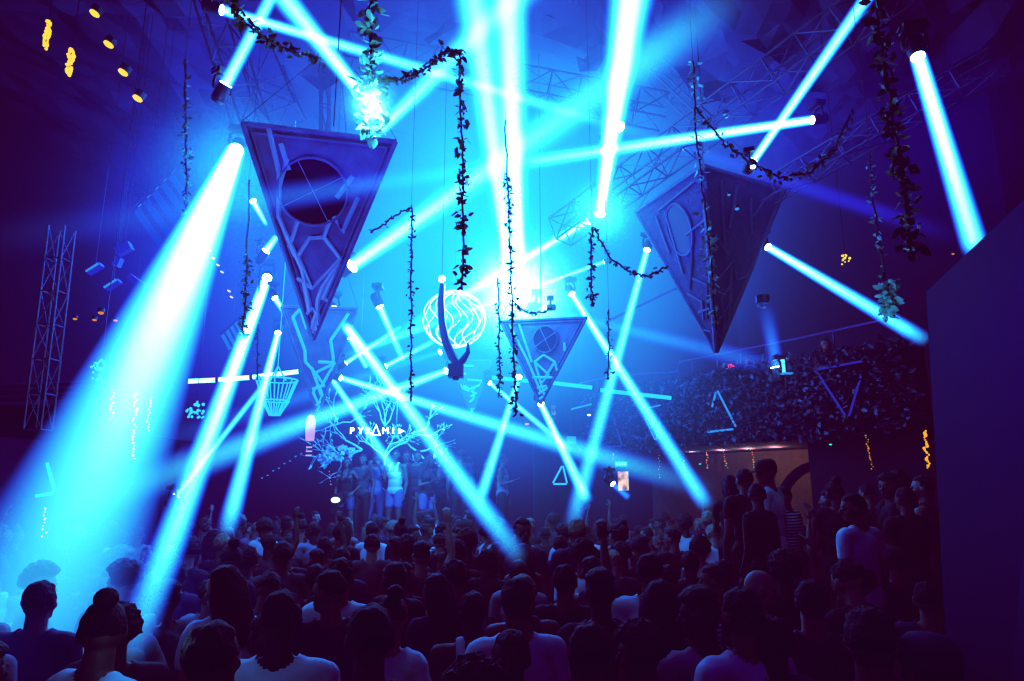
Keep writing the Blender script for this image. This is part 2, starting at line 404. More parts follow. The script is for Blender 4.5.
# ---------------------------------------------------------------- hanging pyramids
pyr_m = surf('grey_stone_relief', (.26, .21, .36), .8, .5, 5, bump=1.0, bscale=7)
ridge_m = surf('pale_ridge', (.62, .55, .80), .7, .2, 8)
hole_m = surf('dark_disc', (.025, .015, .05), .6)  # flat dark disc laid on the face for the shade inside a hole
glow_ridge_m = surf('glowing_ridge', (.3, .5, .7), .6, emit=(.03, .42, 1.0), es=.55)  # lit look of the ridges given by their own blue emission
def pyramid(label, TL, TR, TIP, Y, depth, cracks, hole=None, frame=True, rm=ridge_m, rw=.03, side=0, hollow=False):
    """inverted three-sided pyramid: top corners TL, TR (px,py) at depth Y, third corner behind, tip below"""
    A = at(TL[0], TL[1], TL[2] if len(TL) > 2 else Y); B = at(TR[0], TR[1], TR[2] if len(TR) > 2 else Y); T = at(*TIP, Y + depth * .35); D = (A + B) / 2 + Vector((side, depth, .05))
    O = (A + B + D) / 3
    root = empty('hanging_pyramid', O, label, 'pyramid', 'inverted pyramids hung from the ceiling')
    a, b, t, d = A - O, B - O, T - O, D - O
    mb = MB(); mb.add([a, b, t, d], [(0, 2, 1), (1, 2, 3), (3, 2, 0), (0, 1, 3)])
    nrm = (b - a).cross(t - a).normalized()
    if nrm.y > 0: nrm = -nrm
    # thickness rim along the two slanted edges
    mb.build('shell', pyr_m, root)
    fr = MB()
    if frame:
        for p, q in ((a, t), (b, t), (a, b)):
            c = (a + b + t) / 3
            off = lambda s: [(p + (c - p) * s + nrm * .01), (q + (c - q) * s * .9 + nrm * .01)]
            fr.tube(off(.02), rw * .9, 6); fr.tube(off(.13), rw * .5, 6)
        fr.build('edge_frame', pyr_m, root)
    def P(u, v, e=.012):
        """u across 0..1 from left to right edge, v down 0..1 to the tip"""
        p = a + (t - a) * v; q = b + (t - b) * v
        return p + (q - p) * u + nrm * e
    cr = MB()
    for pl in cracks:
        cr.tube([P(*p) for p in pl], rw * .85, 5)
    if cracks: cr.build('relief_ridges', rm, root)
    if hole:
        u, v, rr = hole
        c = P(u, v, .02); ex = (b - a).normalized(); ey = ex.cross(nrm).normalized()
        ho = MB(); n = 28; vs = [c + (ex * math.cos(2*PI*k/n) + ey * math.sin(2*PI*k/n)) * rr for k in range(n)]
        ho.add(vs, [tuple(range(n))]); ho.add([v_ + nrm * -.0 for v_ in vs], [])
        h = ho.build('hole_disc', hole_m, root)
        ri = MB(); ri.tube([v_ + nrm * .005 for v_ in vs], rw * .5, 5, True); ri.build('rim', pyr_m, h)
        cr2 = MB(); 
        for ang in (1.1, 2.6): cr2.tube([c + (ex * math.cos(ang) + ey * math.sin(ang)) * rr + nrm * .01, c - (ex * math.cos(ang) + ey * math.sin(ang)) * rr + nrm * .01], .004, 4)
        cr2.build('cross_wires', ridge_m, h)
    ca = MB()
    for p in (a, b, d): ca.tube([p, p * .3 + Vector((0, 0, 1.0))], .004, 4)
    top = CZ - .3 - O.z
    ca.tube([Vector((0, 0, .3)), Vector((0, 0, max(1.2, top)))], .008, 4)
    ca.build('hanging_cables', black, root)
    return root
# ridges of the big one follow the photograph: (across, down)
BIG = [[(.16,.02),(.17,.22),(.07,.42),(.16,.60)],[(.22,.08),(.25,.20)],[(.14,.29),(.25,.15)],[(.10,.56),(.28,.43)],[(.12,.53),(.24,.66),(.30,.83)],[(.20,.60),(.40,.51),(.58,.50),(.63,.42)],[(.58,.50),(.88,.60),(.42,.745),(.20,.60)],
       [(.76,.20),(.70,.27),(.66,.31)],[(.66,.40),(.80,.47),(.86,.30)],[(.88,.60),(.85,.66)],[(.42,.745),(.10,.70)],[(.88,.62),(.68,.74),(.60,.80),(.62,.86)],[(.24,.72),(.28,.86)],[(.10,.87),(.40,.84),(.62,.86),(.85,.92)],[(.62,.86),(.2,.94)],[(.3,.96),(.6,.90),(.9,.95)],[(.88,.62),(.75,.80),(.90,.80)]]
pyramid('largest inverted stone-textured pyramid hanging at upper left, round hole in its face', (241,122,6.6), (397,141,7.2), (313,342), 6.9, 1.3, BIG, (.44,.29,.37), rw=.034)
R2 = random.Random(5)
def cracks(n, v0=.3, sd=1):
    r = random.Random(sd); out = []
    for k in range(n):
        v = v0 + (1 - v0) * (k + .5) / n; w = max(.15, .5)
        u = r.uniform(.1, .5); pl = [(u, v)]
        for _ in range(r.randint(2, 4)):
            u = min(.93, max(.06, u + r.uniform(-.5, .6))); v = min(.97, max(v0, v + r.uniform(-.09, .09))); pl.append((u, v))
        out.append(pl)
    return out
SEC = [[(.12,.1),(.2,.4),(.15,.5)],[(.25,.02),(.12,.1)],[(.72,.3),(.9,.5)],[(.95,.5),(.6,.74),(.8,.8)],[(.25,.02),(.3,.2)],[(.9,.05),(.72,.3)],[(.5,.5),(.9,.5)],[(.15,.5),(.4,.6),(.95,.5)],[(.4,.6),(.8,.72),(.2,.75)],[(.3,.55),(.7,.8)],[(.2,.78),(.5,.7),(.8,.8),(.5,.88),(.2,.78)],[(.3,.9),(.8,.86)],[(.3,.95),(.8,.9)],[(.9,.55),(.6,.74)]]
pyramid('second inverted pyramid, partly behind the tip of the largest one, glowing cyan ridges', (281,306), (358,308), (318,416), 10.2, 1.5, SEC, None, rm=glow_ridge_m, rw=.03)
pyramid('small far inverted pyramid below the wire globe with glowing ridges', (450,360), (492,360), (472,416), 13, 1.2, cracks(9, .1, 7), None, rm=glow_ridge_m, rw=.028)
pyramid('middle inverted pyramid under the white glare, round hole and bright ridges', (500,321,9.9), (588,317,9.2), (541,405), 9.3, 1.3,
        [[(.22,.05),(.28,.5)],[(.1,.05),(.2,.5)],[(.35,.5),(.55,.42),(.8,.50),(.95,.60)],[(.35,.5),(.75,.65),(.5,.75)],[(.35,.5),(.5,.75)],[(.2,.5),(.5,.85)],[(.2,.68),(.9,.68)],[(.8,.5),(.65,.68)],[(.3,.8),(.8,.78)],[(.35,.87),(.9,.8)],[(.3,.93),(.85,.9)],[(.85,.28),(.92,.38)],[(.5,.75),(.85,.88)]], (.56,.24,.19), rm=glow_ridge_m, rw=.022)
# wide dark pyramid at the right: edge toward us, two faces
def right_pyramid():
    A = at(636,212,9.4); M_ = at(703,166,8.0); B = at(784,190,8.9); T = at(716,352,8.9)
    O = (A + B + M_) / 3
    root = empty('hanging_pyramid', O, 'wide dark inverted pyramid at right, edge turned forward, vine hanging down its middle', 'pyramid', 'inverted pyramids hung from the ceiling')
    a, b, m, t = A - O, B - O, M_ - O, T - O; d = (a + b) / 2 + Vector((.2, 1.5, .1))
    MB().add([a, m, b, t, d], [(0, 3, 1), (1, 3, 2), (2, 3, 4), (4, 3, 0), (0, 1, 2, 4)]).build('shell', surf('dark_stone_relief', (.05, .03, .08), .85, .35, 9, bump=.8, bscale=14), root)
    rg = surf('dim_ridge', (.09, .07, .14), .7, .2, 8)
    fr = MB()
    for p, q in ((a, t), (m, t), (b, t), (a, m), (m, b)): fr.tube([p, q], .035, 6)
    fr.build('edge_frame', rg, root)
    def face(p0, p1):
        n = (p1 - p0).cross(t - p0).normalized(); n = n if n.y < 0 else -n
        def P(u, v): 
            p = p0 + (t - p0) * v; q = p1 + (t - p1) * v; return p + (q - p) * u + n * .015
        return P, n
    cr = MB()
    P, n = face(a, m)
    for pl in [[(.25,.1),(.2,.35)],[(.3,.08),(.9,.05)],[(.4,.1),(.3,.5)],[(.3,.6),(.6,.45),(.7,.3)],[(.2,.62),(.6,.7),(.4,.8)],[(.5,.55),(.9,.62),(.6,.8)],[(.3,.75),(.9,.75)],[(.2,.86),(.8,.88)],[(.6,.3),(.98,.28)]]: cr.tube([P(*p) for p in pl], .02, 5)
    c = P(.52,.25); ex = (m - a).normalized(); ey = ex.cross(n).normalized()
    ring = [c + (ex * math.cos(2*PI*k/24) * .24 + ey * math.sin(2*PI*k/24) * .36) for k in range(24)]
    MB().add(ring, [tuple(range(24))]).build('hole_disc', hole_m, root)
    cr.tube(ring, .02, 5, True)
    P, n = face(m, b)
    for pl in [[(.2,.05),(.3,.4)],[(.4,.05),(.35,.3)],[(.1,.35),(.4,.45)],[(.15,.6),(.5,.48),(.7,.58),(.95,.55)],[(.3,.7),(.6,.6),(.7,.7),(.5,.78),(.3,.7)],[(.5,.5),(.85,.8)],[(.2,.82),(.6,.78),(.8,.88)],[(.2,.9),(.7,.92)],[(.6,.1),(.75,.3)],[(.8,.08),(.7,.2)]]: cr.tube([P(*p) for p in pl], .02, 5)
    cr.build('relief_ridges', rg, root)
    ca = MB()
    for p in (a, b, m): ca.tube([p, Vector((0, 0, 1.2))], .006, 4)
    ca.tube([Vector((0, 0, 1.2)), Vector((0, 0, CZ - .3 - O.z))], .008, 4); ca.build('hanging_cables', black, root)
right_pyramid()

# ---------------------------------------------------------------- vines
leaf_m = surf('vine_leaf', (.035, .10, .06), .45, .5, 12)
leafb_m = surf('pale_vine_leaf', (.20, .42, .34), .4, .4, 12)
stem_m = surf('vine_stem', (.03, .03, .03), .8)
def leaf(mb, p, d, s):
    d = d.normalized(); u = d.orthogonal().normalized(); u = Quaternion(d, R.uniform(0, 2 * PI)) @ u; w = d.cross(u)
    pts = [p, p + d * s * .35 + u * s * .32 + w * s * .08, p + d * s * .8 + u * s * .2, p + d * s * 1.1, p + d * s * .8 - u * s * .2, p + d * s * .35 - u * s * .32 + w * s * .08]
    mb.add(pts, [(0, 1, 2, 3), (0, 3, 4, 5)])
def vine(label, pts, size, dens, spread, m=leaf_m, bare=0, name='hanging_vine', seed=0, cable=True):
    """pts: list of (px, py, Y)"""
    P = [at(*p) for p in pts]; O = P[0].copy()
    root = empty(name, O, label, 'vine')
    # smooth path
    path = []
    for i in range(len(P) - 1):
        for k in range(8): path.append(P[i].lerp(P[i + 1], k / 8) + Vector((R.uniform(-1, 1), R.uniform(-1, 1), R.uniform(-1, 1))) * .012 - O)
    path.append(P[-1] - O)
    MB().tube(path, .012, 5).build('stem', stem_m, root)
    L = sum((path[i + 1] - path[i]).length for i in range(len(path) - 1))
    mb = MB(); n = int(L * dens * 1.6)
    for k in range(n):
        f = bare + (1 - bare) * R.random(); x = f * (len(path) - 1); i = min(int(x), len(path) - 2)
        p = path[i].lerp(path[i + 1], x - i)
        cl = .5 + .5 * abs(noise.noise(p * 3 + Vector((seed, 0, 0)))) * 2
        p = p + Vector((R.gauss(0, 1), R.gauss(0, 1), R.gauss(0, .6))) * spread * cl
        leaf(mb, p, Vector((R.uniform(-1, 1), R.uniform(-1, 1), R.uniform(-.9, .5))), size * R.uniform(.6, 1.15))
    mb.build('leaves', m, root)
    if cable:
        t = path[0]; z = CZ - .4 - O.z
        if z > .1: MB().tube([t, t + Vector((0, 0, z))], .003, 4).build('cord', stem_m, root)
    return root
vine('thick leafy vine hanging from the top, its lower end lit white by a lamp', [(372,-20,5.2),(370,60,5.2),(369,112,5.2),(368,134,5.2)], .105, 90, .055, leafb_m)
vine('leafy garland from the bright vine up to the second vine', [(374,82,5.4),(405,78,6),(428,68,6.4),(447,50,6.6),(459,52,6.6)], .07, 60, .03, cable=False)
vine('vine hanging in front of the twin vertical beams, large dark leaves at its end', [(459,50,6.6),(461,110,6.6),(463,170,6.6),(463,230,6.6),(462,290,6.6)], .085, 42, .03, cable=False)
vine('leafy dark garland crossing the two beams at the upper left', [(226,-14,5),(240,18,5.2),(262,36,5.5),(290,52,6),(330,62,6.5)], .085, 55, .035)
vine('thin vine beside the left slatted panel', [(185,60,7.5),(186,130,7.5),(187,185,7.5),(184,230,7.5)], .07, 30, .03)
vine('thin dark vine left of the big pyramid crossing the second beam', [(249,180,8),(247,260,8),(244,320,8),(241,356,8)], .06, 55, .035, bare=.3)
vine('faint thin vine just right of the left hanging one', [(259,275,10),(258,330,10),(257,380,10)], .06, 30, .03)
vine('long straight thin vine between the second pyramid and the globe', [(412,205,8),(411,270,8),(411,340,8),(410,402,8)], .05, 40, .018)
vine('thin garland sloping from the long straight vine to the big pyramid', [(371,232,8),(385,224,8),(400,212,8),(411,208,8)], .045, 30, .015, cable=False)
vine('vine hanging in the white glare, thickest in its lower half above the middle pyramid', [(505,120,8.2),(508,190,8.2),(510,250,8.2),(512,310,8.2),(514,360,8.2),(516,415,8.2)], .065, 42, .022, bare=.15)
vine('thin vine left of the glare vine reaching down to the small far pyramid', [(498,278,9),(499,330,9),(500,370,9),(499,396,9)], .055, 40, .025)
vine('garland hanging from the glare to the middle pyramid rim', [(512,300,9),(525,312,9),(540,313,9),(552,308,9)], .05, 40, .02, cable=False)
vine('short leafy vine under the thick white beam', [(592,226,8),(591,250,8),(592,290,8),(593,306,8)], .06, 60, .03)
vine('garland drooping from the short vine to the right pyramid', [(594,228,8),(608,256,8),(630,272,8),(648,276,8),(668,266,8)], .055, 45, .025, cable=False)
vine('thin vine behind the crossing of two thin beams', [(608,310,9),(609,345,9),(608,380,9)], .055, 40, .03)
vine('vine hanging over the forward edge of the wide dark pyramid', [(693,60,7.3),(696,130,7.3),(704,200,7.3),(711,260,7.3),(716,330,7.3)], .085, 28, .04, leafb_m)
vine('garland from the wide dark pyramid vine up to the vine wrapped lamp', [(697,110,7.2),(722,140,7.2),(752,164,7.2)], .07, 30, .035, cable=False)
vine('leafy swag drooping right from the vine wrapped lamp', [(752,164,7),(780,178,7),(812,172,7),(835,148,7),(850,115,7)], .08, 40, .035, cable=False)
vine('thick dark vine hanging at upper right beside the lone fat beam', [(874,-20,5.2),(882,50,5.2),(893,120,5.2),(903,180,5.2),(911,252,5.2)], .10, 60, .05)
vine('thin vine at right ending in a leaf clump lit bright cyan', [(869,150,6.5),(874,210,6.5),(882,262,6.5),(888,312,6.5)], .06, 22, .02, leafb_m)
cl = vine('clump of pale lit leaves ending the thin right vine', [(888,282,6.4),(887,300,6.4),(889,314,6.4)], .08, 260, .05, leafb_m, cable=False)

A_ = at(566, 440, 16.0); B_ = at(930, 430, 9.0)
_bn = Vector((B_.y - A_.y, A_.x - B_.x, 0)).normalized()
if _bn.y > 0: _bn = -_bn
def onfront(px, py, off=.35):
    """the point off metres before the balcony front that shows there"""
    d = at(px, py, 1.0) - Vector((0, 0, CAMZ)); Q = A_ + _bn * off; Q.z = 0
    t = Q.dot(_bn) / (d.x * _bn.x + d.y * _bn.y)
    return Vector((0, 0, CAMZ)) + d * t
# ---------------------------------------------------------------- wire globe, crescent lamp, shell chandelier
tube_m = glow('cyan_tube', (.45, .95, 1), 2.6)
tube_b = glow('blue_tube', (.10, .45, 1), .75)
tube_v = glow('violet_tube', (.10, .16, 1), .30)
tube_c = glow('bright_blue_tube', (.04, .55, 1), 1.3)
def globe():
    c = at(454.5, 319, 11); k = pxs(454, 319, 11); rx = 31.5 * k; rz = 28.5 * k
    root = empty('wire_globe', c, 'glowing wire globe of wavy ribs hanging beneath the dark vine', 'light')
    for j in range(13):
        ph = 2 * PI * j / 13 + .2; pts = []
        for i in range(17):
            th = .12 + (PI - .24) * i / 16; a = ph + .22 * math.sin(i * .8)
            pts.append((rx * math.sin(th) * math.cos(a), rx * math.sin(th) * math.sin(a), rz * math.cos(th)))
        MB().tube(pts, .011, 5).build('rib', tube_m, root)
    for z in (.98, -.98):
        rr = rx * .18
        MB().tube([(rr * math.cos(q * PI / 8), rr * math.sin(q * PI / 8), z * rz) for q in range(16)], .016, 5, True).build('ring', tube_m, root)
    mb = MB()
    for q in range(60):
        v = Vector((R.gauss(0, 1), R.gauss(0, 1), R.gauss(0, 1))).normalized() * R.uniform(.3, .9)
        leaf(mb, Vector((v.x * rx, v.y * rx, v.z * rz)), Vector((R.uniform(-1, 1), R.uniform(-1, 1), R.uniform(-1, 1))), .07)
    mb.build('inner_leaves', surf('glowing_leaf', (.2, .6, .7), .5, emit=(.1, .7, 1), es=.8), root)
    MB().tube([(0, 0, rz), (0, 0, CZ - .3 - c.z)], .004, 4).build('cord', black, root)
globe()
def crescent():
    Y = 9.2; c = at(456, 371, Y); k = pxs(456, 371, Y)
    root = empty('crescent_lamp', c, 'dark crescent-shaped lamp with a box base hanging in front of the wire globe', 'lamp')
    bl = surf('dark_blue_metal', (.03, .03, .12), .4)
    MB().box((0, 0, 0), (15 * k, 15 * k, 13 * k)).box((0, 0, -7.5 * k), (6 * k, 6 * k, 3 * k)).build('base', bl, root)
    pl = [(442,284),(441,300),(442,322),(446,342),(452,356),(457,365)]
    pr = [(468,343),(468,352),(463,360),(457,366)]
    g = lambda l: [at(x, y, Y) - c for x, y in l]
    a = MB().tube(g(pl), [.03, .05, .055, .06, .06, .05], 8).build('arm', bl, root)
    MB().tube([p + Vector((.045, -.02, 0)) for p in g(pl)[:5]], .008, 5).build('light_strip', tube_m, a)
    MB().tube(g(pr), [.012, .035, .05, .05], 8).build('arm', bl, root)
    MB().ball(at(442, 279, Y) - c, .05, 12, 8).build('lamp_bulb', lens_m, root)
    MB().tube([at(442, 279, Y) - c, at(442, 279, Y) - c + Vector((0, 0, CZ - .3 - at(442, 279, Y).z))], .005, 4).build('cord', black, root)
crescent()
def chandelier():
    Y = 12; c = at(277, 380, Y); k = pxs(277, 380, Y)
    root = empty('hanging_chandelier', c, 'cyan glowing shell-shaped chandelier of fanned ribs crossing the steep left beam', 'chandelier')
    tiers = [(0, 20), (-21, 13), (-35, 5)]
    n = 14
    for a in range(2):
        for j in range(n):
            q = 2 * PI * j / n
            (z0, r0), (z1, r1) = tiers[a], tiers[a + 1]
            MB().tube([(r0 * k * math.cos(q), r0 * k * math.sin(q), z0 * k), (r1 * k * math.cos(q), r1 * k * math.sin(q), z1 * k + (.03 if a == 0 else 0))], .012, 4).build('rib', tube_c, root)
    for z, r in tiers:
        MB().tube([(r * k * math.cos(2*PI*j/24), r * k * math.sin(2*PI*j/24), z * k) for j in range(24)], .016, 4, True).build('ring', tube_c, root)
    mb = MB()
    for q in (-.5, .2, .9): mb.tube([(0, 0, 14 * k), (9 * k * math.cos(q * 3), 9 * k * math.sin(q * 3), 0)], .014, 4)
    mb.tube([(0, 0, 14 * k), (0, 0, CZ - .3 - c.z)], .008, 4); mb.build('hanger', tube_c, root)
chandelier()

# ---------------------------------------------------------------- neon tubes and triangles
def tube_light(name, label, segs, Y, r, m, group=None):
    pts = [onfront(*s) if Y is None else at(*(s if len(s) == 3 else (*s, Y))) for sg in segs for s in sg]
    O = sum(pts, Vector()) / len(pts)
    root = empty(name, O, label, 'neon light', group)
    for i in range(0, len(pts), 2):
        a, b = pts[i] - O, pts[i + 1] - O
        t = MB().tube([a, b], r, 8).build('light_tube', m, root)
        d = (b - a).normalized() * .03
        MB().tube([a - d, a], r * 1.25, 8).tube([b, b + d], r * 1.25, 8).build('end_cap', black, t)
    return root
T = tube_light
T('hanging_triangle_light', 'blue neon triangle pointing up on the balcony hedge above the string lights', [((717.5,391),(736,427)),((708,432),(734,429)),((716,392),(712,407))], None, .017, tube_b, 'neon triangles')
T('hanging_triangle_light', 'large violet neon triangle pointing down on the balcony front near the right wall', [((817,369.5),(863,361)),((817.5,373),(845.5,416)),((861,376),(849,416))], None, .017, tube_v, 'neon triangles')
T('hanging_triangle_light', 'dim neon triangle at the far end of the balcony hedge near the steep beam', [((612,414),(622,445)),((608,447),(622,446))], None, .014, tube_v, 'neon triangles')
T('hanging_triangle_light', 'dim neon triangle pointing down, behind the long beam to the white-haired dancer', [((645,418),(655,440)),((656,440),(660,422)),((646,408.5),(661,405))], None, .014, tube_b, 'neon triangles')
T('hanging_triangle_light', 'neon triangle low by the left wall inside the widest beam', [((47,463),(55,492)),((36,496),(55,493))], 9.3, .02, tube_c, 'neon triangles')
T('hanging_triangle_light', 'small neon triangle low behind the crowd between the two middle beams', [((562,466),(553,483)),((553,484),(567,484)),((563,466),(567,483))], 13.5, .016, tube_c, 'neon triangles')
T('hanging_tube_light', 'long cyan light tube at left crossing behind two beams', [((183,381.5),(216,380)),((219,379.7),(250,377.5)),((253,377),(299,371.5))], 12.5, .042, tube_m)
T('hanging_tube_light', 'long blue light tube running from the small pyramid to the hedge', [((492,377.5),(545,382.5)),((553,383),(592,387.5)),((600,390),(634,394)),((640,394.5),(671,398))], 12.2, .035, tube_c)
T('hanging_tube_light', 'thin blue rail light above the orange lit bar', [((552,414,14),(592,404,13.4))], 13.5, .016, tube_b)
T('hanging_tube_light', 'faint thin blue light line rising toward the wide dark pyramid', [((606,322,11),(675,289,10.4))], 13.5, .02, tube_v)
T('hanging_tube_light', 'short faint teal light streak below the violet triangle', [((808,427,11),(821,432,11))], 11, .012, glow('teal_dim', (.02,.5,.8), .35))
T('hanging_tube_light', 'upright blue light tube left of the wide purple doorway by the shell chandelier', [((180,345,12),(180,371,12))], 12, .014, tube_b)
# slatted panels at the left
def slats(label, o, u, v, Y, n, m, dy=0):
    O = at(*o, Y); U = at(o[0] + u[0], o[1] + u[1], Y + dy) - O; V = at(o[0] + v[0], o[1] + v[1], Y - dy * .4) - O
    root = empty('hanging_slat_panel', O, label, 'light panel', 'slatted light panels by the left balcony')
    nn = U.cross(V).normalized() * .02
    for k in range(n):
        a = U * (k / n); b = U * ((k + .55) / n)
        MB().add([a, b, b + V, a + V, a + nn, b + nn, b + V + nn, a + V + nn], [(0,1,2,3),(7,6,5,4),(0,4,5,1),(1,5,6,2),(2,6,7,3),(3,7,4,0)]).build('slat', m, root)
    fr = MB()
    for s in (0, 1): fr.tube([V * s - nn, U + V * s - nn], .02, 5)
    fr.build('frame', black, root)
    cz = MB().tube([U * .5, U * .5 + Vector((0, 0, CZ - .4 - O.z))], .003, 4).build('cord', black, root)
slats('large blue slatted light panel tilted beside the widest beam', (134,211), (42,-42), (27,40), 9, 5, glow('slat_blue', (.01,.13,.9), .42), .6)
slats('small cyan slatted light panel lower down beside the thin vine', (221,335), (22,-20), (9,17), 11.5, 5, glow('slat_cyan', (.02,.35,.95), .5), .4)

# ---------------------------------------------------------------- warm small lamps
warm = glow('warm_lamp', (1, .50, .05), 1.7); amber = glow('amber_lamp', (1, .28, .05), .9); pink = glow('pink_lamp', (1, .28, .35), 1.3); pale = glow('pale_lamp', (.9, .85, 1), 2)
cyanl = glow('cyan_lamp', (.1, .75, 1), 1.2)
def downlight(label, px, py, Y, r, m, group, tilt=0):
    c = at(px, py, Y); root = empty('ceiling_downlight', c, label, 'lamp', group)
    k = pxs(px, py, Y) * r
    M = Matrix.Rotation(tilt, 4, 'Y')
    MB().ball((0, 0, 0), (k * 1.0, k, k * .55), 12, 6).tf(M).build('bulb', m, root)
    MB().tube([(0, .0, k * .4), (0, .0, k * 1.6)], k * 1.1, 12).tf(M).build('housing', black, root)
for (x, y), lab in zip([(94.5,13.5),(108.5,44.5),(123,72.5),(137.5,98.5)], ['topmost', 'second from the top', 'third from the top', 'lowest']):
    downlight('warm oval downlight in the upper left corner, %s of four' % lab, x, y, 8, 5.0, warm, 'downlights in the upper left corner', .5)
for i, (x, y) in enumerate([(209,250),(213,258),(218,265),(222,272),(229,291),(231.5,297)]):
    downlight('tiny pink lamp right of the widest beam, number %s down the line' % ['one','two','three','four','five','six'][i], x, y, 13, 2.0, glow('pink_white', (1,.5,.7), 1.3), 'tiny pink lamps right of the widest beam', .5)
for (x, y, lab) in [(75,319,'leftmost small orange lamp on the left balcony'),(94.5,320,'second small orange lamp on the left balcony'),(115.5,320.5,'small orange lamp on the left balcony nearest the widest beam')]:
    downlight(lab, x, y, 9, 2.2, amber, 'orange lamps on the left balcony')
downlight('blurred amber wall lamp with a glow, between the orange balcony lamps', 101, 313, 9, 2.9, amber, 'orange lamps on the left balcony')
for i, (x, y) in enumerate([(661,443.5),(692,443.5),(711,441.5),(722,442),(745,440.5)]):
    downlight('warm downlight under the balcony, %s counted from the exit sign' % ['first','second','third','fourth','fifth'][i], x, y, onfront(x, y, -.6).y, 2.1, warm, 'downlights under the balcony')
for (x, y, Y, r, m, lab) in [(635,387,14,1.4,pale,'tiny white lamp over the balcony hedge near the steep beam'),(648.5,386,14,2.0,pale,'brighter tiny lamp over the balcony hedge'),(652,383,14,1.2,pale,'tiny lamp just above its brighter neighbour over the hedge'),
    (589,415,14,2.0,pale,'small white lamp right of the orange lit bar'),(443.5,429.5,16,1.4,warm,'tiny yellow lamp right of the lettered sign'),(830.5,444.5,10,1.5,glow('green_led',(.05,1,.5),1.0),'tiny green light under the balcony at right'),(953,254,9,1.5,amber,'tiny amber lamp beyond the lower end of the lone fat beam'),
    (700,464,12,1.2,glow('green_led',(.05,1,.5),1.0),'tiny green light between the string lights'),(726,116,9,3.2,cyanl,'small bright cyan fitting on the ceiling above the level beam'),(684,149,9,1.8,cyanl,'tiny cyan fitting under the level beam'),(729,195,7.8,1.6,tube_b,'tiny blue fitting on the wide dark pyramid'),(737,209,7.8,2.2,tube_b,'small glowing bulb as a blue glint on the wide dark pyramid'),(763,305,9.3,6,surf('speckled_lamp',(.1,.15,.3),.3,.8,60,emit=(.02,.2,.8),es=.10),'round dim speckled lamp right of the wide dark pyramid')]:  # the blue glint is built as a small glowing bulb
    downlight(lab, x, y, Y, r, m, None)
for (x, y, lab) in [(753,161,'small white lamp cluster tied to the vine swag')]:
    downlight(lab, x, y + 6, 6.9, 2.6, lens_m, None)
# sparkling crystal lamps
def sparkle(label, px, py, Y, w, h, n, m, sz=.03):
    c = at(px, py, Y); k = pxs(px, py, Y); root = empty('hanging_crystal_lamp', c, label, 'lamp')
    mb = MB()
    for _ in range(n):
        a = R.gauss(0, .3); b = R.uniform(-1, 1)
        p = Vector((a * w * k * (1 - .5 * abs(b)), R.uniform(-1, 1) * w * k, b * h * k))
        mb.ball(p, sz * R.uniform(.4, 1), 5, 4)
    mb.build('crystals', m, root)
    MB().tube([(0, 0, -h * k), (0, 0, h * k)], .008, 4).tube([(0, 0, h * k), (0, 0, CZ - .3 - c.z)], .006, 4).build('stem', black, root)
sparkle('warm sparkling hanging lamp in the dark upper left, the one farther left', 47, 34, 8, 3, 15, 90, warm, .024)
sparkle('warm sparkling hanging lamp in the dark upper left, the one nearer the beams', 70, 62, 8, 3.4, 14, 90, warm, .024)
sparkle('small yellow sparkling lamp behind the vines at right', 845, 258, 9, 6, 5, 12, warm, .022)
# string lights
def strand(label, px, py0, py1, Y, n, m, dx=0, r=.022):
    A = at(px, py0, Y); B = at(px + dx, py1, Y); root = empty('hanging_string_light', A, label, 'string light', 'hanging strings of warm fairy lights')
    MB().tube([Vector(), B - A], .003, 4).build('cord', black, root)
    for k in range(n):
        p = (B - A) * ((k + .5) / n) + Vector((R.uniform(-1, 1) * .018, R.uniform(-1, 1) * .03, 0))
        MB().ball(p, r * R.uniform(.45, .9), 6, 4).build('bulb', m, root)
fairy = glow('fairy_orange', (1, .28, .08), .9); fairy2 = glow('fairy_gold', (1, .36, .05), 1.3); fairyp = glow('fairy_pink', (1, .35, .45), .9)
strand('string of orange lights under the balcony, nearest to the exit sign', 658.5, 446, 479, onfront(658.5, 455, -1.3).y, 12, fairy, .8, .02)
strand('faint string of pinkish lights behind the long beam', 684, 446, 476, onfront(684, 455, -1.3).y, 9, fairyp, .5, .018)
strand('string of orange lights under the balcony in the middle of the lit wall', 707, 444, 469, onfront(707, 455, -1.3).y, 10, fairy, 0, .026)
strand('slightly slanting string of gold lights beside the middle one under the balcony', 722, 442, 469, onfront(722, 455, -1.3).y, 12, fairy2, 5, .02)
strand('slanting string of gold lights left of the man in a cap', 750, 441, 476, onfront(750, 455, -1.3).y, 14, fairy2, 7, .02)
strand('string of dim red-orange lights under the right end of the balcony', 866, 434, 470, onfront(866, 455, .15).y, 16, amber, 7, .02)
strand('bright amber string of lights at far right against the dark wall', 924, 430, 469, onfront(924, 455, .15).y, 18, fairy2, 4, .03)
strand('pink string of lights behind the crowd right of the stage', 545, 453, 481, 14, 9, fairyp, .5, .022)
strand('faint pink string of lights near the small low neon triangle', 560, 455, 475, 14, 6, fairyp, .3, .02)
strand('pink string of lights seen through the widest beam, longest one', 136, 392, 460, 8.6, 22, fairyp, -3, .022)
strand('pink string of lights seen through the widest beam, short left one', 112, 388, 421, 8.6, 10, fairyp, 0, .02)
strand('red string of lights at the edge of the widest beam', 151, 396, 432, 8.6, 12, fairy, -3, .02)
strand('faint string of lights at the lower left near the neon triangle', 44, 507, 538, 6.2, 9, fairyp, -1, .014)
strand('short pink string of lights left of the stage people', 330, 470, 486, 15, 5, fairyp, 0, .022)
strand('tiny upright pink lights left of the exit sign', 613, 453, 459, 13, 3, fairy, 0, .02)

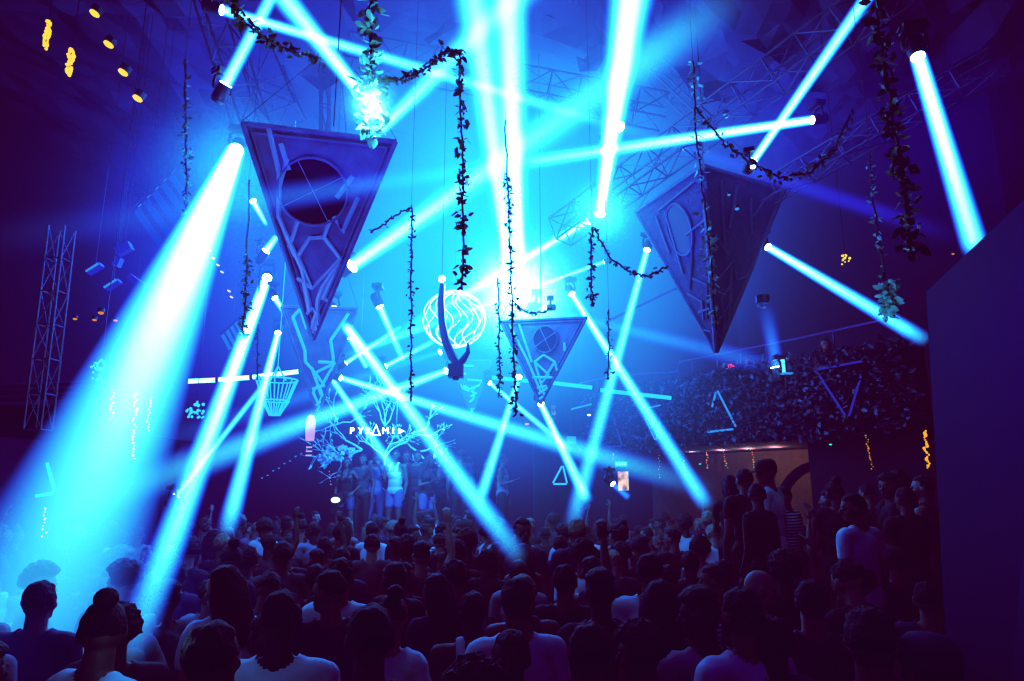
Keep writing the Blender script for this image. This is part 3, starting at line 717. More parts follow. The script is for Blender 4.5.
# ---------------------------------------------------------------- balcony (right)
hedge_m = surf('hedge_leaf', (.04, .05, .09), .5, .6, 9)
A = at(566, 440, 16.0); B = at(930, 430, 9.0)
A.z = B.z = 3.05
bd = (B - A); bl = Vector((bd.x, bd.y, 0)).length; bt = bd.normalized(); bn = Vector((bt.y, -bt.x, 0)).normalized()
if bn.y > 0: bn = -bn
zt = 4.35
def bpt(f, off, z): p = A + bt * bl * f + bn * off; return Vector((p.x, p.y, z))
slab = MB(); slab.add([bpt(0,0,3.0), bpt(1,0,3.0), bpt(1,-5,3.0), bpt(0,-5,3.0), bpt(0,0,3.2), bpt(1,0,3.2), bpt(1,-5,3.2), bpt(0,-5,3.2)], [(0,1,2,3),(7,6,5,4),(0,4,5,1),(1,5,6,2),(2,6,7,3),(3,7,4,0)])
struct(slab.build('balcony_floor', wall_m))
mb = MB()
for k in range(9000):
    f = R.random(); z = 3.0 + (1.25 * R.random())
    leaf(mb, bpt(f, R.uniform(.16, .34), z), Vector((R.uniform(-1, 1), R.uniform(-1.2, -.1), R.uniform(-1, .6))), R.uniform(.06, .13))
hb = mb.build('balcony_hedge', hedge_m); tag(hb, 'dark leafy hedge covering the balcony front on the right, neon triangles on it', 'hedge', kind='stuff')
bk = MB(); bk.add([bpt(0,-.04,3.2), bpt(1,-.04,3.2), bpt(1,-.04,4.3), bpt(0,-.04,4.3), bpt(0,-.1,3.2), bpt(1,-.1,3.2), bpt(1,-.1,4.3), bpt(0,-.1,4.3)], [(0,1,2,3),(7,6,5,4),(0,4,5,1),(2,6,7,3)])
struct(bk.build('balcony_parapet_wall', wall_m))
rail = empty('balcony_railing', bpt(0, 0, 4.6), 'thin dark handrail stepping up along the balcony above the hedge', 'railing')
rp = [at(560,388,15.6),at(620,375,14.9),at(677,372,13.9),at(679,362,13.8),at(800,338,11.6),at(900,316,9.5)]
MB().tube([p - rail.location for p in rp], .02, 6).build('handrail', surf('rail', (.12,.08,.2), .4, metal=.5), rail)
for k in range(9):
    f = k / 8 * (len(rp) - 1); i = min(int(f), len(rp) - 2); p = rp[i].lerp(rp[i + 1], f - i)
    MB().tube([p - rail.location, Vector((p.x, p.y, 4.2)) - rail.location], .014, 5).build('post', black, rail)
# lit wall beneath it, with an arch
uw = MB(); W0, W1 = -2.6, -2.7
for f0, f1 in ((0.0, .2), (.2, .62)):
    uw.add([bpt(f0, W0, 0), bpt(f1, W0, 0), bpt(f1, W0, 3.0), bpt(f0, W0, 3.0)], [(0, 1, 2, 3)])
struct(uw.build('wall_under_balcony', warm_wall))
arch = MB(); n = 18
c0 = bpt(.70, -1.2, 0); ex = bt
pts = [(-.95, 0), (-.95, 1.7)] + [(-.95 * math.cos(PI * k / n), 1.7 + .95 * math.sin(PI * k / n)) for k in range(1, n)] + [(.95, 1.7), (.95, 0)]
arch.tube([c0 + ex * x + Vector((0, 0, z)) for x, z in pts], .09, 6)
struct(arch.build('arch_trim', wall_m))
struct(MB().add([bpt(.78, .05, 0), bpt(1.0, .05, 0), bpt(1.0, .05, 3.0), bpt(.78, .05, 3.0)], [(0, 1, 2, 3)]).build('wall_right_lower', wall_m))
# balcony glass panes with red-lit people behind
glass_m, t, o = nt('dim_glass')
b1 = t.nodes.new('ShaderNodeBsdfTransparent'); b2 = t.nodes.new('ShaderNodeBsdfGlossy'); b2.inputs['Roughness'].default_value = .15
tn = t.nodes.new('ShaderNodeTexNoise'); tn.inputs['Scale'].default_value = 3; mm = t.nodes.new('ShaderNodeMath'); mm.operation = 'MULTIPLY'; mm.inputs[1].default_value = .12
t.links.new(tn.outputs['Fac'], mm.inputs[0]); mx = t.nodes.new('ShaderNodeMixShader'); t.links.new(mm.outputs[0], mx.inputs[0]); t.links.new(b1.outputs[0], mx.inputs[1]); t.links.new(b2.outputs[0], mx.inputs[2]); t.links.new(mx.outputs[0], o.inputs['Surface'])
for i, (x0, y0, x1, y1) in enumerate([(718,361,738,380),(741,355,763,378)]):
    Y = onfront((x0 + x1) / 2, y0, -.3).y; p = [at(x0, y1, Y), at(x1, y1 - 1, Y), at(x1, y0 - 2, Y), at(x0, y0, Y)]
    fr = MB(); fr.tube(p, .03, 5, True); fo = fr.build('window_%d' % (i + 1), black); struct(fo)
    g = MB().add(p, [(0, 1, 2, 3)]).build('pane', glass_m, fo)
struct(MB().add([bpt(.3, -3.2, 3.2), bpt(1, -3.2, 3.2), bpt(1, -3.2, 9), bpt(.3, -3.2, 9)], [(0, 1, 2, 3)]).build('wall_upper_right', wall_m))
# right foreground partition with sloping top
q = [at(926,700,3.2), at(926,292,3.2), at(1060,165,2.6), at(1060,700,2.6)]
part_m = surf('smooth_dark_panel', (.06, .05, .14), .5, .2, 1.5)
for v in q: pass
bq = [Vector((v.x + .5, v.y + .35, v.z)) for v in q]
q[0].z = q[3].z = bq[0].z = bq[3].z = 0
MB().add(q + bq, [(0, 1, 2, 3), (7, 6, 5, 4), (0, 4, 5, 1), (1, 5, 6, 2), (2, 6, 7, 3)]).build('wall_right_partition', part_m)['kind'] = 'structure'
# exit sign, poster, bar
def sign_letters(root, s, M, size, mat, name='lettering', depth=.004):
    cu = bpy.data.curves.new(name, 'FONT'); cu.body = s; cu.size = size; cu.extrude = depth; cu.align_x = 'CENTER'; cu.align_y = 'CENTER'
    tmp = bpy.data.objects.new(name + '_tmp', cu); C.objects.link(tmp)
    dg = bpy.context.evaluated_depsgraph_get(); me = bpy.data.meshes.new_from_object(tmp.evaluated_get(dg)); me.name = name
    C.objects.unlink(tmp); bpy.data.objects.remove(tmp)
    me.materials.clear(); me.materials.append(mat)
    o = bpy.data.objects.new(name, me); C.objects.link(o); o.parent = root; o.matrix_local = M; return o
RX = Matrix.Rotation(PI / 2, 4, 'X')
c = at(621, 464, 13.5); k = pxs(621, 464, 13.5)
es = empty('hanging_exit_sign', c, 'small lit green-cyan emergency sign above the bright doorway', 'sign')
MB().box((0, 0, 0), (12 * k, .05, 5 * k)).build('light_box', glow('exit_green', (.03, .75, .65), .75), es)
gm = MB()
for xx in (-4.2, -1.6, 1.0, 3.6): gm.box((xx * k, -.03, 0), (1.6 * k, .01, 2.4 * k))
gm.build('pictogram', glow('exit_white', (.4, 1, .95), 1.3), es)
MB().tube([(0, 0, 2.5 * k), (0, 0, 3.0 - c.z if c.z < 2.95 else .3)], .008, 4).build('bracket', black, es)
c = at(623, 481, 13.6); k = pxs(623, 481, 13.6)
po, t, o = nt('lit_poster'); tc = t.nodes.new('ShaderNodeTexCoord'); n = t.nodes.new('ShaderNodeTexNoise'); n.inputs['Scale'].default_value = 7; n.inputs['Detail'].default_value = 4
cr = t.nodes.new('ShaderNodeValToRGB'); cr.color_ramp.elements[0].color = (.35, .10, .05, 1); cr.color_ramp.elements[0].position = .38; cr.color_ramp.elements[1].color = (1, .62, .32, 1); cr.color_ramp.elements[1].position = .6
e = t.nodes.new('ShaderNodeEmission'); e.inputs['Strength'].default_value = 1.1; t.links.new(tc.outputs['Object'], n.inputs['Vector']); t.links.new(n.outputs['Fac'], cr.inputs[0]); t.links.new(cr.outputs[0], e.inputs[0]); t.links.new(e.outputs[0], o.inputs[0])
ps = empty('wall_poster_lightbox', c, 'bright warm orange lit poster panel below the emergency sign', 'poster')
MB().box((0, 0, 0), (11 * k, .05, 19 * k)).build('picture', po, ps)
fr = MB()
for sx in (-1, 1): fr.box((sx * 6 * k, 0, 0), (1.2 * k, .08, 21 * k))
for sz in (-1, 1): fr.box((0, 0, sz * 10 * k), (13 * k, .08, 1.2 * k))
fr.build('frame', black, ps)
c = at(558, 413, 16); k = pxs(558, 413, 16)
br = empty('back_bar_shelf', c, 'far orange and pink lit bar niche right of the small pyramids', 'bar')
MB().box((0, .1, 0), (22 * k, .05, 16 * k)).build('back_panel', surf('bar_back', (.4,.1,.08), .6, .5, 8, emit=(1,.22,.22), es=.16), br)
mb = MB().box((0, 0, -4 * k), (22 * k, .25, .6 * k)).box((0, 0, 3 * k), (22 * k, .25, .6 * k)); mb.build('shelf', black, br)
MB().box((0, 0, -.5 * k), (8 * k, .2, 4.5 * k)).build('lit_panel', glow('bar_glow', (1, .35, .22), 1.0), br)
for i in range(9): MB().tube([((i - 4) * 2.3 * k, -.05, -4 * k), ((i - 4) * 2.3 * k, -.05, -1.5 * k), ((i - 4) * 2.3 * k, -.05, -.2 * k)], [.04, .04, .015], 8).build('bottle', surf('bar_glass', (.5,.2,.15), .2, emit=(1,.3,.3), es=.12), br)
downlight('small pink upright lamp left of the orange lit bar', 527, 424, 15, 2.4, fairy, None)

# ---------------------------------------------------------------- left balcony
lb = MB()
for z in (0, 1, 2):
    a = at(-40, 388 + z * 7, 8.8); b = at(103, 382 + z * 6, 8.8)
    lb.tube([a, b], .03, 6)
o = lb.build('left_balcony_railing', surf('rail', (.12,.08,.2), .4, metal=.5)); tag(o, 'three dim blue rails of the left balcony ending inside the widest beam', 'railing')
a = at(-60, 408, 9.2); b = at(104, 402, 9.0)
struct(MB().box(((a.x + b.x) / 2, 10.5, a.z - .15), (abs(b.x - a.x), 3.2, .3)).build('left_balcony_floor', wall_m))
for (x, y, w, h, rot, lab) in [(124,249,15,9,.5,'bright-faced rectangular stage lamp hung above the left balcony'),(118,262,6,9,-.3,'small upright stage lamp below the rectangular one'),(95,269,15,4,.62,'row of tiny blue lamps on a tilted bar, upper one on the left'),(113,285,15,4,.62,'row of tiny blue lamps on a tilted bar, lower one on the left'),(137,282,18,6,-.6,'dim blue flat lamp beside the widest beam')]:
    c = at(x, y, 9); k = pxs(x, y, 9); M = Matrix.Rotation(-rot, 4, 'Y')
    r = empty('hanging_lamp_bar', c, lab, 'stage light')
    MB().box((0, 0, 0), (w * k, .1, h * k)).tf(M).build('housing', surf('dim_blue_case', (.05,.05,.2), .5, emit=(.02,.05,.5), es=.10 if h < 8 else .25), r)
    if h == 4:
        for q in range(6): MB().ball(M @ Vector(((q - 2.5) * 2.4 * k, -.07, 0)), .018, 6, 4).build('bulb', tube_b, r)
    MB().tube([(0, 0, 0), (0, 0, CZ - .4 - c.z)], .004, 4).build('cord', black, r)
# clusters of cyan leaves / sparkle on the left balcony and pillar
sparkle('cluster of small cyan lights on the end of the left balcony rail', 100, 370, 8.6, 9, 11, 26, cyanl, .022)
sparkle('grid-like cluster of small cyan lights left of the second beam', 196, 410, 11.5, 12, 8, 30, cyanl, .03)
struct(MB().box((at(165,400,11.8).x, 11.8, 4.8), (.5, .5, 9.5)).build('pillar_left', wall_m))
struct(MB().box((at(537,400,14).x + .1, 14.0, 4.8), (.35, .4, 9.5)).build('pillar_stage', wall_m))
struct(MB().box((at(567,400,13.9).x, 13.9, 4.8), (.45, .4, 9.5)).build('pillar_middle', wall_m))

# ---------------------------------------------------------------- stage
SZ = 1.15
st = empty('stage', (-2.2, 16.9, 0), 'raised stage platform behind the crowd under the lettered sign', 'stage')
MB().box((0, 0, SZ / 2), (10.4, 5.0, SZ)).build('platform', surf('stage_black', (.03, .03, .06), .6), st)
MB().box((0, -2.52, SZ - .04), (10.4, .04, .08)).build('edge_strip', surf('stage_edge', (.08,.08,.2), .5), st)
# sign
Ys = 13.6
c = at(376, 431, Ys); k = pxs(376, 431, Ys)
sg = empty('hanging_letter_sign', c, 'white lit sign spelling PYRAMID with a triangle for its middle letter', 'sign')
sgm = glow('sign_white', (.9, .95, 1), 4)
for ch_, x in (('P', 352), ('Y', 360.5), ('R', 368), ('M', 385.5), ('I', 393.2)):
    sign_letters(sg, ch_, Matrix.Translation(((x - 376) * k, 0, 0)) @ RX, 7.2 * k * 1.25, sgm, 'letter', .02)
tri = [Vector((-4.2 * k, 0, -4.2 * k)), Vector((4.2 * k, 0, -4.2 * k)), Vector((0, 0, 6 * k))]
MB().tube(tri, .022, 5, True).build('letter', sgm, sg)
d0 = (400 - 376) * k
MB().add([(d0 - .03, -.02, -3 * k), (d0 - .03, -.02, 3 * k), (d0 + 4 * k, -.02, 0), (d0 - .03, .02, -3 * k), (d0 - .03, .02, 3 * k), (d0 + 4 * k, .02, 0)], [(0, 2, 1), (3, 4, 5), (0, 1, 4, 3), (1, 2, 5, 4), (2, 0, 3, 5)]).build('letter', sgm, sg)
MB().tube([(-26 * k, .05, 0), (28 * k, .05, 0)], .012, 4).tube([(-20 * k, .05, 0), (-20 * k, .05, CZ - .3 - c.z)], .008, 4).tube([(20 * k, .05, 0), (20 * k, .05, CZ - .3 - c.z)], .008, 4).build('support_bar', black, sg)
# branching sculpture behind
branch_m = surf('glow_branch', (.6, .7, .8), .5, .8, 5, emit=(.03, .35, 1.0), es=.32)  # weak emission stands in for strong light on the branches
branch_h = surf('bright_glow_branch', (.8, .9, .9), .5, .8, 5, emit=(.1, .6, 1.0), es=.6)  # brighter version of the built-in branch glow
def branch(mb, p, d, l, r, depth, rg):
    q = p + d * l
    r_ = r * .62; mb.tube([p, p.lerp(q, .5) + Vector((rg.uniform(-1, 1), rg.uniform(-1, 1), rg.uniform(-1, 1))) * l * .12, q], [r_, r_ * .8, r_ * .55], 5)
    if depth == 0:
        mb.add([q, q + d * l * .5 + Vector((r * 4, 0, 0)), q + d * l * .9], [(0, 1, 2)]); return
    for _ in range(rg.choice((2, 2, 3))):
        nd = (d + Vector((rg.uniform(-1, 1), rg.uniform(-.5, .5), rg.uniform(-.7, .8))) * .95).normalized()
        branch(mb, q, nd, l * rg.uniform(.6, .85), r * .6, depth - 1, rg)
def sculpt(label, px, py, Y, ds, l, r, depth, m, seed):
    c = at(px, py, Y); rg = random.Random(seed); mb = MB()
    for d in ds: branch(mb, Vector(), Vector(d).normalized(), l, r, depth, rg)
    o = mb.build('hanging_branch_sculpture', m); o.location = c; tag(o, label, 'sculpture', 'branch sculptures over the stage')
sculpt('white tangled branch sculpture rising above the sign like flames', 385, 426, 14.9, [(-.4,0,1),(.1,0,1),(.5,0,1),(-.1,0,1)], .34, .035, 3, branch_m, 3)
sculpt('antler-like branch sculpture at the right of the sign, pointing right', 412, 434, 14.9, [(1,0,.4),(.8,0,-.1)], .35, .05, 2, branch_h, 4)
sculpt('tangled branch sculpture directly below the sign', 385, 458, 15.2, [(-.6,0,.5),(.5,0,.6),(0,0,-1),(.3,0,1)], .3, .045, 3, branch_h, 5)
sculpt('branch sculpture below the sign reaching left toward the pink lantern', 362, 450, 15.2, [(-1,0,-.2),(-.7,0,.4),(-.9,0,-.5)], .42, .045, 3, branch_m, 6)
sculpt('low branch sculpture at the right end above the stage people', 418, 452, 15.4, [(.6,0,-.5),(-.5,0,.4),(.9,0,.3)], .32, .04, 3, branch_m, 9)
sculpt('faint branch sculpture beside the tip of the second pyramid', 338, 424, 15, [(-.6,0,-.2),(.7,0,.1),(-.3,0,.7)], .28, .03, 2, branch_m, 12)
c = at(336, 457, 15); mb = MB()
for _ in range(46):
    s = R.uniform(.04, .11); mb.box((R.uniform(-.36, .36), R.uniform(-.1, .1), R.uniform(-.2, .2)), (s, s, s), Matrix.Rotation(R.uniform(0, 3), 3, Vector((R.random(), R.random(), 1))))
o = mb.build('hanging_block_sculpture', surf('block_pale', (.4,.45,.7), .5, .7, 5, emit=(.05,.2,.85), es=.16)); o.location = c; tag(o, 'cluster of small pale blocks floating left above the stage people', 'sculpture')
# pink lantern
c = at(310.5, 428, 13.2); k = pxs(310, 428, 13.2)
la = empty('hanging_lantern', c, 'pink-white glowing upright lantern below the second pyramid', 'lantern')
lm = glow('lantern_pink', (.85, .42, .85), .85)
mb = MB(); prof = [(-13, 3.6), (-12, 4.4), (-2, 4.8), (8, 4.6), (12, 3), (13.5, 1.2)]
mb.tube([(0, 0, z * k) for z, r in prof], [r * k for z, r in prof], 14); mb.build('shade', lm, la, True)
for z in (-19, -23, -27): MB().box((0, 0, z * k), (6 * k, .04, 1.6 * k)).build('lower_bar', glow('lantern_orange', (1, .4, .5), .9), la)
MB().tube([(2.5 * k, 0, -28 * k), (2.5 * k, 0, -13 * k)], .02, 5).tube([(0, 0, 13 * k), (0, 0, CZ - .3 - c.z)], .008, 4).build('support_rod', black, la)
# floor lamp glow left of stage
c = at(335.5, 500, 14); r = empty('stage_floor_spotlight', c, 'warm white blurred floor spotlight at the left foot of the stage', 'lamp')
MB().ball((0, 0, 0), (.09,.05,.055), 12, 8).build('lens', glow('warm_white', (1, .75, .6), 3), r)
MB().tube([(0, .05, 0), (0, .2, 0)], .13, 12).box((0, .12, -.2), (.2, .2, .12)).build('housing', black, r)
for i in range(9):
    downlight('tiny blue stair light left of the stage, one of a rising dotted line', 262 + i * 5.6, 478 - i * 3.6 + (i % 2), 14, 1.0, tube_b, 'tiny blue stair lights left of the stage')
# low screen
c = at(571.5, 440, 13.4); k = pxs(571, 440, 13.4); r = empty('hanging_monitor', c, 'small blue lit screen hanging above the crowd right of the middle beams', 'screen')
MB().box((0, 0, 0), (9 * k, .03, 7 * k)).build('screen', tube_b, r); MB().box((0, .03, 0), (10 * k, .04, 8 * k)).build('case', black, r); MB().tube([(0, .03, 0), (0, .03, CZ - .3 - c.z)], .01, 4).build('pole', black, r)
c = at(783, 366, 10.4); k = pxs(783, 366, 10.4)
r = empty('balcony_spotlight_stand', c, 'bright white upright lamp on a small tray at the balcony edge', 'lamp')
MB().box((0, 0, 0), (3 * k, .05, 13 * k)).build('lamp_tube', glow('hot_cyan', (.25, .8, 1), 1.6), r); MB().box((.03, 0, -8 * k), (10 * k, .2, 1.2 * k)).build('tray', tube_b, r); MB().tube([(.02, 0, -8 * k), (.02, 0, -22 * k)], .015, 6).build('post', black, r)

# ---------------------------------------------------------------- people
skin_m = surf('skin', (.13, .075, .06), .6, .12, 14)
skin_d = surf('dark_skin', (.045, .026, .022), .6, .12, 14)
skin_l = surf('light_skin', (.24, .15, .13), .6, .12, 14)
hair_ms = [surf('black_hair', (.006, .004, .007), .75, .5, 40, bump=.6, bscale=60), surf('brown_hair', (.018, .010, .009), .75, .5, 40, bump=.6, bscale=60), surf('blond_hair', (.22, .17, .12), .75, .4, 40, bump=.6, bscale=60)]
cloth = {k: surf(k + '_fabric', c, .85, .15, 5, bump=.3, bscale=12) for k, c in dict(white=(.5,.5,.55), black=(.012,.012,.016), grey=(.05,.045,.055), navy=(.02,.025,.06), red=(.55,.03,.03), denim=(.05,.08,.16), blue=(.08,.12,.3), maroon=(.08,.015,.02), pale=(.22,.21,.26)).items()}
def stripes():
    m, t, o = nt('striped_fabric'); b = t.nodes.new('ShaderNodeBsdfPrincipled'); b.inputs['Roughness'].default_value = .85
    tc = t.nodes.new('ShaderNodeTexCoord'); w = t.nodes.new('ShaderNodeTexWave'); w.bands_direction = 'Z'; w.inputs['Scale'].default_value = 9
    r = t.nodes.new('ShaderNodeValToRGB'); r.color_ramp.interpolation = 'CONSTANT'; r.color_ramp.elements[0].color = (.02,.02,.05,1); r.color_ramp.elements[1].color = (.7,.7,.75,1); r.color_ramp.elements[1].position = .5
    t.links.new(tc.outputs['Object'], w.inputs[0]); t.links.new(w.outputs[0], r.inputs[0]); t.links.new(r.outputs[0], b.inputs['Base Color']); t.links.new(b.outputs[0], o.inputs[0]); return m
cloth['striped'] = stripes()
shoe_m = surf('shoe_leather', (.03, .03, .03), .5)
def remesh(mb, voxel, name, disp=0, smooth_n=2):
    me = mb.mesh(name + '_raw'); o = bpy.data.objects.new(name + '_tmp', me); C.objects.link(o)
    m = o.modifiers.new('r', 'REMESH'); m.mode = 'VOXEL'; m.voxel_size = voxel
    if smooth_n: s = o.modifiers.new('s', 'SMOOTH'); s.iterations = smooth_n; s.factor = .5
    dg = bpy.context.evaluated_depsgraph_get(); out = bpy.data.meshes.new_from_object(o.evaluated_get(dg)); out.name = name
    C.objects.unlink(o); bpy.data.objects.remove(o); bpy.data.meshes.remove(me)
    if disp:
        for v in out.vertices:
            n = noise.noise(v.co * 7) * .6 + noise.noise(v.co * Vector((16, 16, 6)).normalized().length * 15) * .4
            v.co += v.normal * n * disp
    out.polygons.foreach_set('use_smooth', [True] * len(out.polygons))
    return out
def hand(mb, w, fd, side, curl=.5, palm_n=None):
    """w wrist, fd finger direction, side +1/-1 ; five separate fingers"""
    fd = fd.normalized(); n = palm_n or Vector((0, 1, 0)); n = (n - fd * n.dot(fd)).normalized(); s = fd.cross(n) * side
    M = Matrix((s, fd, n)).transposed()
    mb.ball(w + fd * .05, (.042, .055, .018), 12, 8, M)
    for i, (x, l) in enumerate(((-.030, .068), (-.010, .080), (.010, .074), (.030, .058))):
        b = w + fd * .088 + s * x; k1 = b + (fd * math.cos(curl * .5) + n * math.sin(curl * .5) + s * x * 2) * l * .5
        k2 = k1 + (fd * math.cos(curl * 1.5) + n * math.sin(curl * 1.5) + s * x * 2) * l * .5
        mb.cap(w + fd * .06 + s * x * .9, .0095, b, .0095, 8); mb.cap(b, .0092, k1, .0085, 8); mb.cap(k1, .0085, k2, .007, 8)
    t0 = w + fd * .03 - s * .03; t1 = t0 + (fd * .6 - s * .75 + n * .3).normalized() * .038; t2 = t1 + (fd * .85 - s * .35 + n * .4).normalized() * .032
    mb.cap(t0, .013, t1, .011, 8); mb.cap(t1, .011, t2, .009, 8)
def figure(name, fem=False, arms=('down', 'down'), yaw=0, pitch=0, sleeve='tee', stance=0):
    sw = .165 if fem else .195; hipw = .09
    nb = Vector((0, -.005, 1.50)); H = Matrix.Translation(nb) @ Matrix.Rotation(yaw, 4, 'Z') @ Matrix.Rotation(-pitch, 4, 'X') @ Matrix.Translation(-nb)
    body = MB(); V = Vector
    # head
    hd = MB()
    hd.ball((0, -.005, 1.655), (.077, .094, .098), 20, 14); hd.ball((0, .030, 1.60), (.058, .062, .078), 16, 12)
    hd.cap((-.02, .068, 1.565), .022, (.02, .068, 1.565), .022)            # chin
    hd.cap((0, .086, 1.655), .009, (0, .112, 1.618), .015, 8)              # nose
    hd.cap((-.026, .080, 1.668), .012, (.026, .080, 1.668), .012, 8)       # brow
    hd.cap((-.018, .092, 1.588), .0085, (.018, .092, 1.588), .0085, 8)     # lips
    for s in (-1, 1): hd.ball((s * .078, -.004, 1.635), (.012, .022, .033), 10, 8); hd.ball((s * .045, .06, 1.618), (.022, .02, .022), 10, 8)
    hd.tf(H); body.add(hd.v, hd.f)
    eyes = MB()
    for s in (-1, 1): eyes.ball((s * .032, .083, 1.647), .0125, 10, 8)
    eyes.tf(H)
    body.cap(V((0, -.012, 1.42)), .060 if not fem else .050, H @ V((0, -.008, 1.57)), .056 if not fem else .047)
    tor = lambda mb, e: (mb.ball((0, 0, 1.30), (sw * .86 + e, .112 + e, .17 + e), 18, 12), mb.ball((0, -.005, 1.12), (.135 + e, .10 + e, .18 + e), 18, 12), mb.ball((0, -.01, .96), (.155 + (.02 if fem else 0) + e, .115 + e, .13 + e), 18, 12),
                         mb.cap((-sw + .03, -.01, 1.425), .055 + e, (sw - .03, -.01, 1.425), .055 + e), mb.cap((-.07, -.01, 1.46), .04 + e, (.07, -.01, 1.46), .04 + e))
    tor(body, 0)
    if fem:
        for s in (-1, 1): body.ball((s * .07, .09, 1.29), (.06, .055, .06), 12, 8)
    J = []
    for s, pose in ((-1, arms[0]), (1, arms[1])):
        sh = V((s * sw, -.01, 1.42))
        el, wr, fd, pn = {
            'down': (V((s * (sw + .05), -.02, 1.13)), V((s * (sw + .045), .06, .89)), V((0, .15, -1)), V((-s, .2, 0))),
            'front': (V((s * (sw + .04), .02, 1.14)), V((s * (sw - .06), .24, 1.20)), V((-s * .3, 1, .3)), V((-s * .6, 0, 1))),
            'phone': (V((s * (sw + .03), .16, 1.22)), V((s * (sw - .09), .32, 1.42)), V((-s * .2, .35, 1)), V((-s * .3, -1, .2))),
            'up': (V((s * (sw + .09), .10, 1.64)), V((s * (sw + .06), .16, 1.90)), V((-s * .1, .2, 1)), V((0, 1, 0))),
            'high': (V((s * (sw + .02), .06, 1.70)), V((s * (sw - .03), .10, 1.97)), V((-s * .2, .1, 1)), V((0, 1, 0))),
            'hip': (V((s * (sw + .17), -.06, 1.19)), V((s * .19, .05, 1.03)), V((-s * .6, .5, -.6)), V((0, -1, 0))),
            'fwd': (V((s * (sw + .05), .22, 1.36)), V((s * (sw), .44, 1.52)), V((0, .6, .8)), V((0, .6, -.4))),
        }[pose]
        body.cap(sh, .056 if not fem else .044, sh.lerp(el, .5), .050 if not fem else .039); body.cap(sh.lerp(el, .5), .050 if not fem else .039, el, .038 if not fem else .032)
        body.cap(el, .039 if not fem else .032, el.lerp(wr, .35), .040 if not fem else .033); body.cap(el.lerp(wr, .35), .040 if not fem else .033, wr, .024 if not fem else .020)
        hand(body, wr + (wr - el).normalized() * .015, fd.normalized() * 1.0, s, .6 if pose != 'high' else .3, pn)
        J.append((sh, el, wr))
    legs = []
    for s in (-1, 1):
        hp = V((s * hipw, 0, .93)); kn = V((s * (hipw + .02 + stance), .02, .50)); an = V((s * (hipw + .02 + stance * 2), -.02, .085))
        body.cap(hp, .088, hp.lerp(kn, .5), .075); body.cap(hp.lerp(kn, .5), .075, kn, .055); body.cap(kn, .054, kn.lerp(an, .35), .056); body.cap(kn.lerp(an, .35), .056, an, .036)
        body.cap(an + V((0, -.02, -.04)), .036, an + V((0, .14, -.058)), .026)
        legs.append((hp, kn, an))
    me = remesh(body, .0085, name + '_body', 0, 2)
    # eyes joined as part of the same surface object
    em = eyes.mesh('e', True); bm = bmesh.new(); bm.from_mesh(me); nf = len(bm.faces); bm.from_mesh(em); bm.faces.ensure_lookup_table()
    for f in bm.faces[nf:]: f.material_index = 1
    bm.to_mesh(me); bm.free(); bpy.data.meshes.remove(em)
    me.materials.append(skin_m); me.materials.append(surf('eye_white', (.06, .06, .07), .5))
    # clothes
    sh_ = MB(); tor(sh_, .014)
    if fem:
        for s in (-1, 1): sh_.ball((s * .07, .095, 1.29), (.066, .06, .066), 12, 8)
    if sleeve != 'tank':
        for (a, b, w) in J:
            if sleeve == 'long': sh_.cap(a, .066, b, .054); sh_.cap(b, .054, b.lerp(w, .88), .038)
            else: sh_.cap(a, .062 if not fem else .050, a.lerp(b, .5), .056 if not fem else .046)
    shirt = remesh(sh_, .013, name + '_shirt', .012, 3)
    # neckline and tank straps: cut away cloth
    bm = bmesh.new(); bm.from_mesh(shirt)
    if sleeve == 'tank': dead = [v for v in bm.verts if v.co.z > 1.33 and not (.045 < abs(v.co.x) < .105) or (abs(v.co.x) > sw - .035 and v.co.z > 1.22)]
    else: dead = [v for v in bm.verts if v.co.z > 1.45 and abs(v.co.x) < .075 and (v.co - V((0, .03, 1.50))).length < .10]
    dead += [v for v in bm.verts if v.co.z < .90]
    bmesh.ops.delete(bm, geom=list(set(dead)), context='VERTS'); bm.to_mesh(shirt); bm.free()
    pa = MB(); pa.ball((0, -.01, .95), (.163, .122, .12), 18, 12)
    for hp, kn, an in legs: pa.cap(hp, .100, kn, .070); pa.cap(kn, .070, an + V((0, 0, .02)), .055)
    pants = remesh(pa, .016, name + '_trousers', .005, 2)
    so = MB()
    for hp, kn, an in legs: so.cap(an + V((0, -.025, -.035)), .046, an + V((0, .15, -.052)), .033); 
    shoes = remesh(so, .012, name + '_shoes', 0, 1)
    shm = None
    if fem or True:
        pb = MB(); pb.ball((0, -.01, .95), (.165, .124, .12), 18, 12)
        for hp, kn, an in legs: pb.cap(hp, .102, hp.lerp(kn, .55), .092)
        shm = remesh(pb, .016, name + '_shorts', .005, 2)
    return dict(body=me, shirt=shirt, trousers=pants, shoes=shoes, shorts=shm, H=H, J=J)
